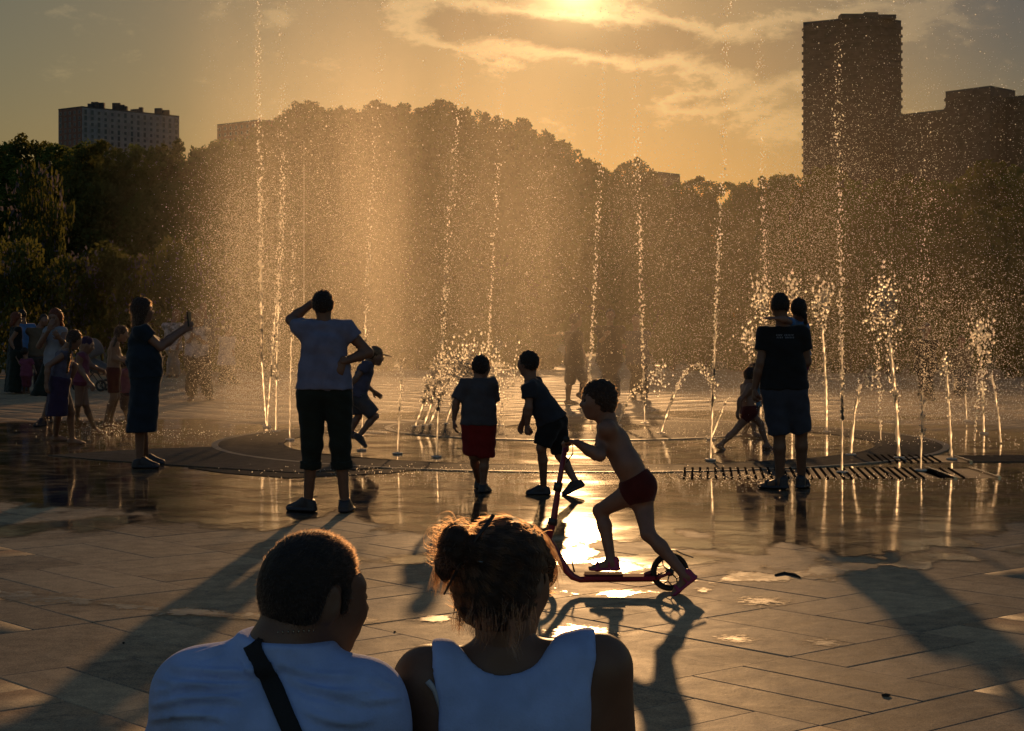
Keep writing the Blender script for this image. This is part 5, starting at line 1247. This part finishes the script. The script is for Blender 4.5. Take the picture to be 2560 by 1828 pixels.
for k in range(110):
    x = rng.uniform(1190, 1350); p0 = PW(x, 1322+abs(x-1262)*.18, rng.uniform(-.04, .06)); w = np.linspace(0, 1, 7)[:, None]; dx = rng.normal(.0, .016); cs.append(p0+np.array((dx, rng.normal(0, .01), 0))*w+np.array((0, 0, 1))*(rng.uniform(.002, .016)*np.sin(w*math.pi*rng.uniform(.6, 1.))))
strands(K, 'hair_strands', cs, .00042, S_RED)
b = MB(); b.tube([PW(1234, 1288, -.06)-K['base'], PW(1196, 1340, -.075)-K['base'], PW(1150, 1412, -.07)-K['base'], PW(1110, 1486, -.05)-K['base']], [.0042, .0042, .0038, .0018], 8)
b.obj('hair_stick', material('hair_stick', (.02, .014, .012), .4), K['obj'], True)
b = MB(); a_, b2 = PW(1197, 1404.2, -.112), PW(1207, 1405.5, -.112); b.tube([a_-K['base'], b2-K['base']], [.0012, .0012], 5); b.obj('hair_grip', M_CHAIN, K['obj'])
# ------------------------------------------------------------------ fountain water
def water_material():
    m = bpy.data.materials.new('fountain_water'); m.use_nodes = True; t = NT(m.node_tree)
    gl = t.node('ShaderNodeBsdfGlossy', Color=(1, .98, .95), Roughness=.12)
    tr = t.node('ShaderNodeBsdfTranslucent', Color=(.96, .94, .92)); mx = t.node('ShaderNodeMixShader', Fac=.86)
    t.l.new(gl.outputs[0], mx.inputs[1]); t.l.new(tr.outputs[0], mx.inputs[2])
    rf = t.node('ShaderNodeBsdfRefraction', Color=(1, .99, .97), Roughness=.66, IOR=1.28); m2 = t.node('ShaderNodeMixShader', Fac=.78)
    t.l.new(mx.outputs[0], m2.inputs[1]); t.l.new(rf.outputs[0], m2.inputs[2]); mx = m2
    o = t.node('ShaderNodeOutputMaterial'); t.l.new(mx.outputs[0], o.inputs['Surface']); return m
M_WATER = water_material()
OCT_V = np.array([(1, 0, 0), (-1, 0, 0), (0, 1, 0), (0, -1, 0), (0, 0, 1), (0, 0, -1)], float)
OCT_F = np.array([(0, 2, 4), (2, 1, 4), (1, 3, 4), (3, 0, 4), (2, 0, 5), (1, 2, 5), (3, 1, 5), (0, 3, 5)])
TET_V = np.array([(1, 1, 1), (-1, -1, 1), (-1, 1, -1), (1, -1, -1)], float)*.75
TET_F = np.array([(0, 2, 1), (0, 3, 2), (0, 1, 3), (1, 2, 3)])
def rotations(rng, n):
    q = rng.normal(size=(n, 4)); q /= np.linalg.norm(q, axis=1)[:, None]; w, x, y, z = q.T
    return np.stack([np.stack((1-2*(y*y+z*z), 2*(x*y-z*w), 2*(x*z+y*w)), 1), np.stack((2*(x*y+z*w), 1-2*(x*x+z*z), 2*(y*z-x*w)), 1), np.stack((2*(x*z-y*w), 2*(y*z+x*w), 1-2*(x*x+y*y)), 1)], 1)
def drops(C, rad, rng, solid='oct', stretch=1.):
    sv, sf = (OCT_V, OCT_F) if solid == 'oct' else (TET_V, TET_F); n = len(C)
    loc = sv[None]*np.asarray(rad)[:, None, None]
    if solid == 'oct': loc = loc*np.array((1, 1, stretch))*rng.uniform(.7, 1.3, (n, 1, 3))
    else: loc = np.einsum('nij,nkj->nki', rotations(rng, n), loc*np.array((.7, .7, 1.7)))
    V = (C[:, None]+loc).reshape(-1, 3); T = (sf[None]+(np.arange(n)*len(sv))[:, None, None]).reshape(-1, 3)
    return V, T
M_NOZ = material('nozzle_steel', (.55, .5, .42), .4)
GJ = 'jets of the walk-through fountain'
def jet(label, pts, D, solid=.35, r=.012, n=160, spread=.018, size=(.006, .016), foam=0, frad=.07, seed=0, name='water_jet', nozzle=True):
    """stream that leaves a nozzle as a ropey column and breaks into drops; pts are photo points along it"""
    rng = np.random.default_rng(int(pts[0][0]*3+pts[-1][1]+seed)); p = np.array([P(x, y, D) for x, y in pts]); p[0, 2] = .02
    L = np.r_[0, np.cumsum(np.linalg.norm(np.diff(p, axis=0), axis=1))]; base = p[0]*np.array((1, 1, 0))
    at = lambda t: np.stack([np.interp(t*L[-1], L, p[:, i]) for i in range(3)], -1)
    V = []; T = []; nv = 0
    if solid > 0:
        m = max(6, int(solid*L[-1]/.035)); tt = np.linspace(0, solid, m); c = at(tt); rr = r*1.35*(1-.35*tt/solid)*rng.uniform(.6, 1.35, m); rr[-1] = .002; k = 6
        c = c+rng.normal(0, .0035, c.shape)*(tt/solid)[:, None]
        th = np.arange(k)*2*math.pi/k
        ring = c[:, None]+rr[:, None, None]*np.stack((np.cos(th), np.sin(th), 0*th), -1)[None]*rng.uniform(.75, 1.25, (m, k, 1))
        V.append(ring.reshape(-1, 3)); i, j = np.meshgrid(np.arange(m-1), np.arange(k), indexing='ij'); a = i*k+j; b_ = i*k+(j+1) % k
        T.append(np.concatenate((np.stack((a, b_, b_+k), -1).reshape(-1, 3), np.stack((a, b_+k, a+k), -1).reshape(-1, 3)))); nv += m*k
    t = solid*.4+(1-solid*.4)*rng.uniform(0, 1, n)**(1.0 if L[-1] < 3.2 else 1.55); sp = spread*(.25+1.3*t)
    c = at(t)+rng.normal(0, 1, (n, 3))*sp[:, None]; rad = rng.uniform(*size, n)*rng.uniform(.4, 1, n)*(1 if L[-1] < 3.2 else (1.05-.5*t))
    if foam:
        foam = int(foam*1.15)
        e = at(np.full(foam, 1.))+rng.normal(0, 1, (foam, 3))*np.array((.85, 1.3, 1.7))*frad+np.array((0, 0, -frad*.8)); c = np.concatenate((c, e)); rad = np.concatenate((rad, rng.uniform(.006, .0175, foam)))
    c[:, 2] = np.maximum(c[:, 2], .012)
    o = link(name, None, None, base); tag(o, label, 'water jet', GJ)
    if solid > 0: link('stream', build_mesh('stream', V[0]-base, tri=T[0], mat=M_WATER, smooth=True), o)
    v, f_ = drops(c, rad*1.3, rng, stretch=1.5); q = link('drops', build_mesh('drops', v-base, tri=f_, mat=M_WATER, smooth=True), o); q['kind'] = 'stuff'
    if nozzle: b = MB(); b.ring((0, 0, .014), (0, 0, 1), .05, .010, 18, 6); b.tube([(0, 0, 0), (0, 0, .03)], .012, 8); b.obj('nozzle', M_NOZ, o)
    return o
def gy(D): return HZ+CH*F/D
tall = dict(n=420, spread=.020, size=(.006, .015))
jet('leftmost tall jet, standing left of the hand-shading woman', [(667, 1065), (655, 900), (652, 600), (648, 300), (646, -60)], 25., .36, .016, 620, .022, (.007, .018))
jet('tall jet leaning right from the foot of the leftmost one', [(668, 1070), (680, 900), (696, 700), (705, 560), (712, 380)], 24.6, .45, .014, 420, .026, (.006, .015), seed=3)
jet('thin tall jet, second nozzle left of the hand-shading woman', [(690, 1080), (692, 900), (700, 640), (706, 300), (708, 0)], 23.7, .3, .012, 420, .030, (.005, .013))
jet('slender jet close to the raised elbow of the woman', [(725, 1101), (726, 960), (730, 780), (733, 560)], 22.1, .5, .008, 160, .018, (.004, .010))
jet('thin jet rising in front of the boy in a cap', [(904, 1128), (910, 930), (918, 700), (930, 500), (945, 250), (960, -40)], 20.4, .3, .008, 380, .024, (.005, .012))
jet('thin jet between the boy in a cap and the boy in red shorts', [(994, 1136), (1000, 1000), (1004, 900)], 19.9, .8, .009, 120, .016, (.004, .010))
jet('thin jet rising just left of the boy in red shorts', [(1091, 1144), (1096, 1020), (1104, 900), (1112, 760), (1122, 560), (1150, 250), (1155, 0)], 19.45, .25, .008, 480, .022, (.005, .013))
jet('tall broken jet above the boy in red shorts', [(1220, 1010), (1222, 890), (1228, 720), (1242, 470), (1260, 120), (1265, -40)], 31., .1, .010, 420, .03, (.006, .015))
jet('tall broken jet above the scooter child', [(1478, 1030), (1474, 930), (1488, 700), (1500, 450), (1508, 200), (1512, -40)], 28.7, .1, .012, 460, .032, (.007, .017))
jet('tall beaded jet right of the scooter child', [(1612, 1060), (1608, 900), (1602, 660), (1592, 400), (1590, 100), (1592, -40)], 25.5, .1, .010, 460, .030, (.007, .016))
jet('bright tall jet left of the man in black', [(1776, 1152), (1782, 1000), (1790, 780), (1800, 560), (1808, 400), (1816, 150), (1820, -30)], 19., .28, .010, 520, .020, (.005, .013))
jet('tall beaded jet behind the head of the man in black', [(1916, 1060), (1914, 900), (1914, 700), (1908, 520), (1900, 300), (1895, 40)], 25.5, .1, .010, 420, .030, (.007, .015))
jet('tallest beaded jet in front of the residential tower', [(2105, 1183), (2106, 1000), (2104, 800), (2098, 550), (2096, 300), (2098, 90)], 17.5, .3, .008, 560, .020, (.005, .012))
jet('faint tall jet under the low roof', [(2302, 1180), (2306, 1000), (2308, 700), (2316, 400), (2324, 180)], 17.7, .2, .008, 360, .035, (.004, .010))
foam = dict(foam=120, size=(.005, .013))
jet('foamy jet with a thick top right of the carried child', [(2067, 1082), (2065, 960), (2058, 840), (2054, 742)], 23.6, .8, .016, 90, .02, foam=150, frad=.085, size=(.005, .014))
jet('foamy jet topping out left of the head of the man in black', [(1902, 1075), (1902, 900), (1903, 740)], 24., .6, .012, 80, .02, foam=120, frad=.08, size=(.005, .014))
jet('foamy jet with its crown above the carried child', [(1980, 1075), (1980, 900), (1980, 722)], 24.2, .6, .012, 60, .02, foam=100, frad=.08, size=(.005, .014))
jet('short foamy jet left of the raised arm of the man in black', [(1876, 1060), (1876, 940), (1876, 840)], 25.6, .5, .011, 60, .02, foam=70, frad=.07, size=(.005, .014))
jet('tall foamy column rising from the shorter grate', [(2248, 1148), (2240, 1000), (2225, 860), (2212, 745)], 19.3, .75, .018, 160, .028, foam=210, frad=.10, size=(.006, .016))
jet('broken falling stream beside the foamy column', [(2202, 1100), (2198, 960), (2192, 840), (2200, 780)], 22., .2, .008, 150, .025, size=(.006, .014), nozzle=False)
jet('arching jet left of the foamy column', [(2127, 1140), (2136, 1040), (2150, 960), (2162, 936), (2174, 942)], 19.7, .8, .013, 80, .014, foam=20, frad=.03, size=(.005, .012))
jet('straight jet right of the foamy column', [(2379, 1150), (2374, 1040), (2368, 940), (2364, 905)], 19.1, .9, .013, 60, .014, foam=16, frad=.03, size=(.005, .012))
jet('forked jet at the far right, rising limb', [(2460, 1085), (2456, 960), (2454, 880), (2454, 825)], 23.3, .5, .012, 140, .03, foam=110, frad=.09, size=(.006, .015))
jet('forked jet at the far right, falling limb', [(2502, 1110), (2496, 1040), (2484, 960), (2474, 932), (2462, 926)], 21.5, .9, .011, 60, .012, size=(.005, .011), nozzle=False)
jet('drop string left of the forked jet', [(2436, 1112), (2440, 1040), (2448, 980), (2446, 930)], 21.4, 0., .011, 90, .012, size=(.007, .014), nozzle=False)
jet('short thin jet far behind the right hand jets', [(2417, 1055), (2415, 1010), (2413, 975)], 26., .9, .008, 20, .01, size=(.004, .008))
jet('high arching jet left of the running child', [(1652, 1085), (1672, 1020), (1700, 950), (1724, 918), (1748, 912), (1768, 936), (1780, 965)], 23.3, .55, .015, 160, .018, foam=10, frad=.04, size=(.006, .015))
jet('short slanting jet at the foot of the high arch', [(1778, 1100), (1796, 1050), (1810, 1012), (1820, 994)], 22.2, .95, .013, 20, .01, size=(.006, .012))
jet('low loop of water behind the scooter handlebar', [(1545, 1065), (1560, 1020), (1580, 985), (1600, 962), (1622, 950), (1650, 930)], 25., .4, .012, 120, .03, foam=40, frad=.08, size=(.006, .017))
for i, (x0, x1, y1, x2, y2) in enumerate(((1038, 1072, 950, 1128, 892), (1060, 1092, 950, 1150, 905), (1074, 1110, 965, 1172, 912), (1115, 1140, 985, 1185, 925))):
    jet('arching jet %s in the fan left of the boy in red shorts' % ('first', 'second', 'third', 'last')[i], [(x0, 1070-i*2), ((x0+x1)/2, 1020), (x1, y1), ((x1+x2)/2, (y1+y2)/2-14), (x2, y2), (x2+40, y2+12)], 24.7+.2*i, .6, .017, 420, .045, foam=160, frad=.14, size=(.006, .017), seed=i)
jet('foaming crest of the fan behind the boy in red shorts', [(1250, 1062), (1262, 990), (1280, 930), (1300, 922)], 25., .1, .010, 120, .05, foam=60, frad=.09, size=(.006, .016))

# ---- loose drops hanging in the air
rng = np.random.default_rng(77)
def cloud(n, xr, yr, Dr, wx=None, ypow=1.):
    x = rng.uniform(*xr, n) if wx is None else np.clip(rng.normal(wx[0], wx[1], n), *xr)
    y = yr[0]+(yr[1]-yr[0])*rng.uniform(0, 1, n)**ypow; D = rng.uniform(*Dr, n)
    c = np.stack(((x-1280)/F*D, D, CH-(y-HZ)/F*D), 1); tt_ = (y-yr[0])/(yr[1]-yr[0]); fade_ = np.clip(tt_/.35, 0, 1)**1.5 if yr[0] > 0 else 1.; keep = (c[:, 2] > .02) & (rng.uniform(0, 1, n) < fade_* np.clip(.55+2.6*fbm(c[:, 0]*1.4+40, c[:, 2]*.30+9, 3, 4), .06, 1)); return c[keep]
cl = [cloud(40000, (330, 760), (330, 1000), (22, 28), (645, 100)), cloud(60000, (560, 1450), (180, 1050), (21, 29)), cloud(9000, (600, 1000), (200, 1000), (22, 27), (760, 90)), cloud(56000, (1300, 2100), (250, 1080), (20, 30)), cloud(60000, (1900, 2580), (120, 1060), (18, 28)),
      cloud(26000, (2100, 2640), (600, 1050), (18, 25), (2400, 130)), cloud(5000, (500, 2560), (-40, 330), (19, 28))]
V1, T1 = drops(np.concatenate(cl), rng.uniform(.0018, .0048, sum(map(len, cl))), rng, 'tet')
o = link('spray', build_mesh('spray', V1, tri=T1, mat=M_WATER)); tag(o, 'fine golden spray hanging over the whole fountain', 'spray', kind='stuff')
cl = [cloud(420, (400, 760), (330, 950), (22, 27), (640, 120)), cloud(1300, (600, 1500), (120, 1020), (20, 28)), cloud(1500, (1300, 2560), (120, 1040), (18, 27)), cloud(900, (2150, 2640), (600, 980), (17.5, 22), (2420, 120)), cloud(500, (560, 2560), (-40, 400), (18, 26))]
V1, T1 = drops(np.concatenate(cl), rng.uniform(.004, .0095, sum(map(len, cl))), rng, 'oct')
o = link('spray', build_mesh('spray', V1, tri=T1, mat=M_WATER, smooth=True)); tag(o, 'scattered large glinting drops thrown up by the jets', 'spray', kind='stuff')
# low splashes where water lands and where feet kick it
sp = []
for x, y, n, w, h in ((255, 1085, 260, .35, .16), (300, 1090, 200, .4, .10), (420, 1095, 300, .7, .07), (1160, 1185, 500, 1.1, .03), (1420, 1200, 350, .8, .03), (1700, 1200, 350, .8, .03), (2150, 1210, 500, 1.4, .03), (1560, 985, 120, .3, .3), (1400, 990, 90, .4, .3), (1850, 1125, 200, .6, .06), (1180, 1085, 400, 1.6, .05), (2300, 1110, 500, 2.0, .05), (1600, 1090, 400, 1.6, .05)):
    g0 = G(x, y); q = g0+rng.normal(0, 1, (n, 3))*np.array((w, .35, 0)); q[:, 2] = np.abs(rng.normal(0, h, n))+.008; sp.append(q)
sp = np.concatenate(sp); V1, T1 = drops(sp, rng.uniform(.002, .0062, len(sp)), rng, 'oct')
o = link('splash', build_mesh('splash', V1, tri=T1, mat=M_WATER, smooth=True)); tag(o, 'low splashes of water bouncing off the fountain floor', 'splash', kind='stuff')

# ---- the mist itself: a soft uneven cloud of very fine water between 17 and 33 m
def mist():
    lo, hi = np.array((-7.5, 16.6, .03)), np.array((11., 33., 8.6)); m = MB(); m.box(lo, hi)
    mt = bpy.data.materials.new('spray_mist'); mt.use_nodes = True; t = NT(mt.node_tree)
    pos = t.node('ShaderNodeNewGeometry').outputs['Position']; sx = t.node('ShaderNodeSeparateXYZ', Vector=pos); x, y, z = sx.outputs
    u = t.math('DIVIDE', x, t.math('MAXIMUM', y, 1.))
    prof = t.ramp(t.math('DIVIDE', t.math('SUBTRACT', t.math('MULTIPLY', x, 1.), -7.), 16.), [(0., 0.), (.11, .01), (.17, .16), (.215, .85), (.265, 1.), (.31, .70), (.37, .46), (.47, .42), (.62, .23), (.80, .10), (.92, .06), (1., 0.)])
    hz = t.ramp(t.math('DIVIDE', z, 8.6), [(0., .62), (.12, .75), (.30, .75), (.50, .50), (.72, .12), (1., 0.)])
    ey = t.math('MULTIPLY', t.smooth(y, 18.6, 22.5), t.smooth(y, 33., 27.))
    pv = t.node('ShaderNodeCombineXYZ', X=x, Y=t.math('MULTIPLY', y, .6), Z=t.math('MULTIPLY', z, .13)).outputs[0]
    n = t.smooth(t.noise(pv, .75, 4., .62), .36, .66, .25, 1.65)
    d = t.math('MULTIPLY', t.math('MULTIPLY', prof, hz), t.math('MULTIPLY', ey, n))
    low = t.math('MULTIPLY', t.math('MULTIPLY', t.smooth(z, .55, .0), t.smooth(y, 17.6, 22.)), t.math('MULTIPLY', ey, t.smooth(x, -6.5, -3.)))
    d = t.math('ADD', t.math('MULTIPLY', d, MIST), t.math('MULTIPLY', low, MIST*.45))
    v = t.node('ShaderNodeVolumePrincipled', Color=(.97, .93, .86), Density=d, Anisotropy=.72)
    o = t.node('ShaderNodeOutputMaterial'); t.l.new(v.outputs[0], o.inputs['Volume'])
    ob = m.obj('mist', mt); tag(ob, 'golden backlit mist drifting around the fountain jets', 'mist', kind='stuff')
MIST = .0245
mist()
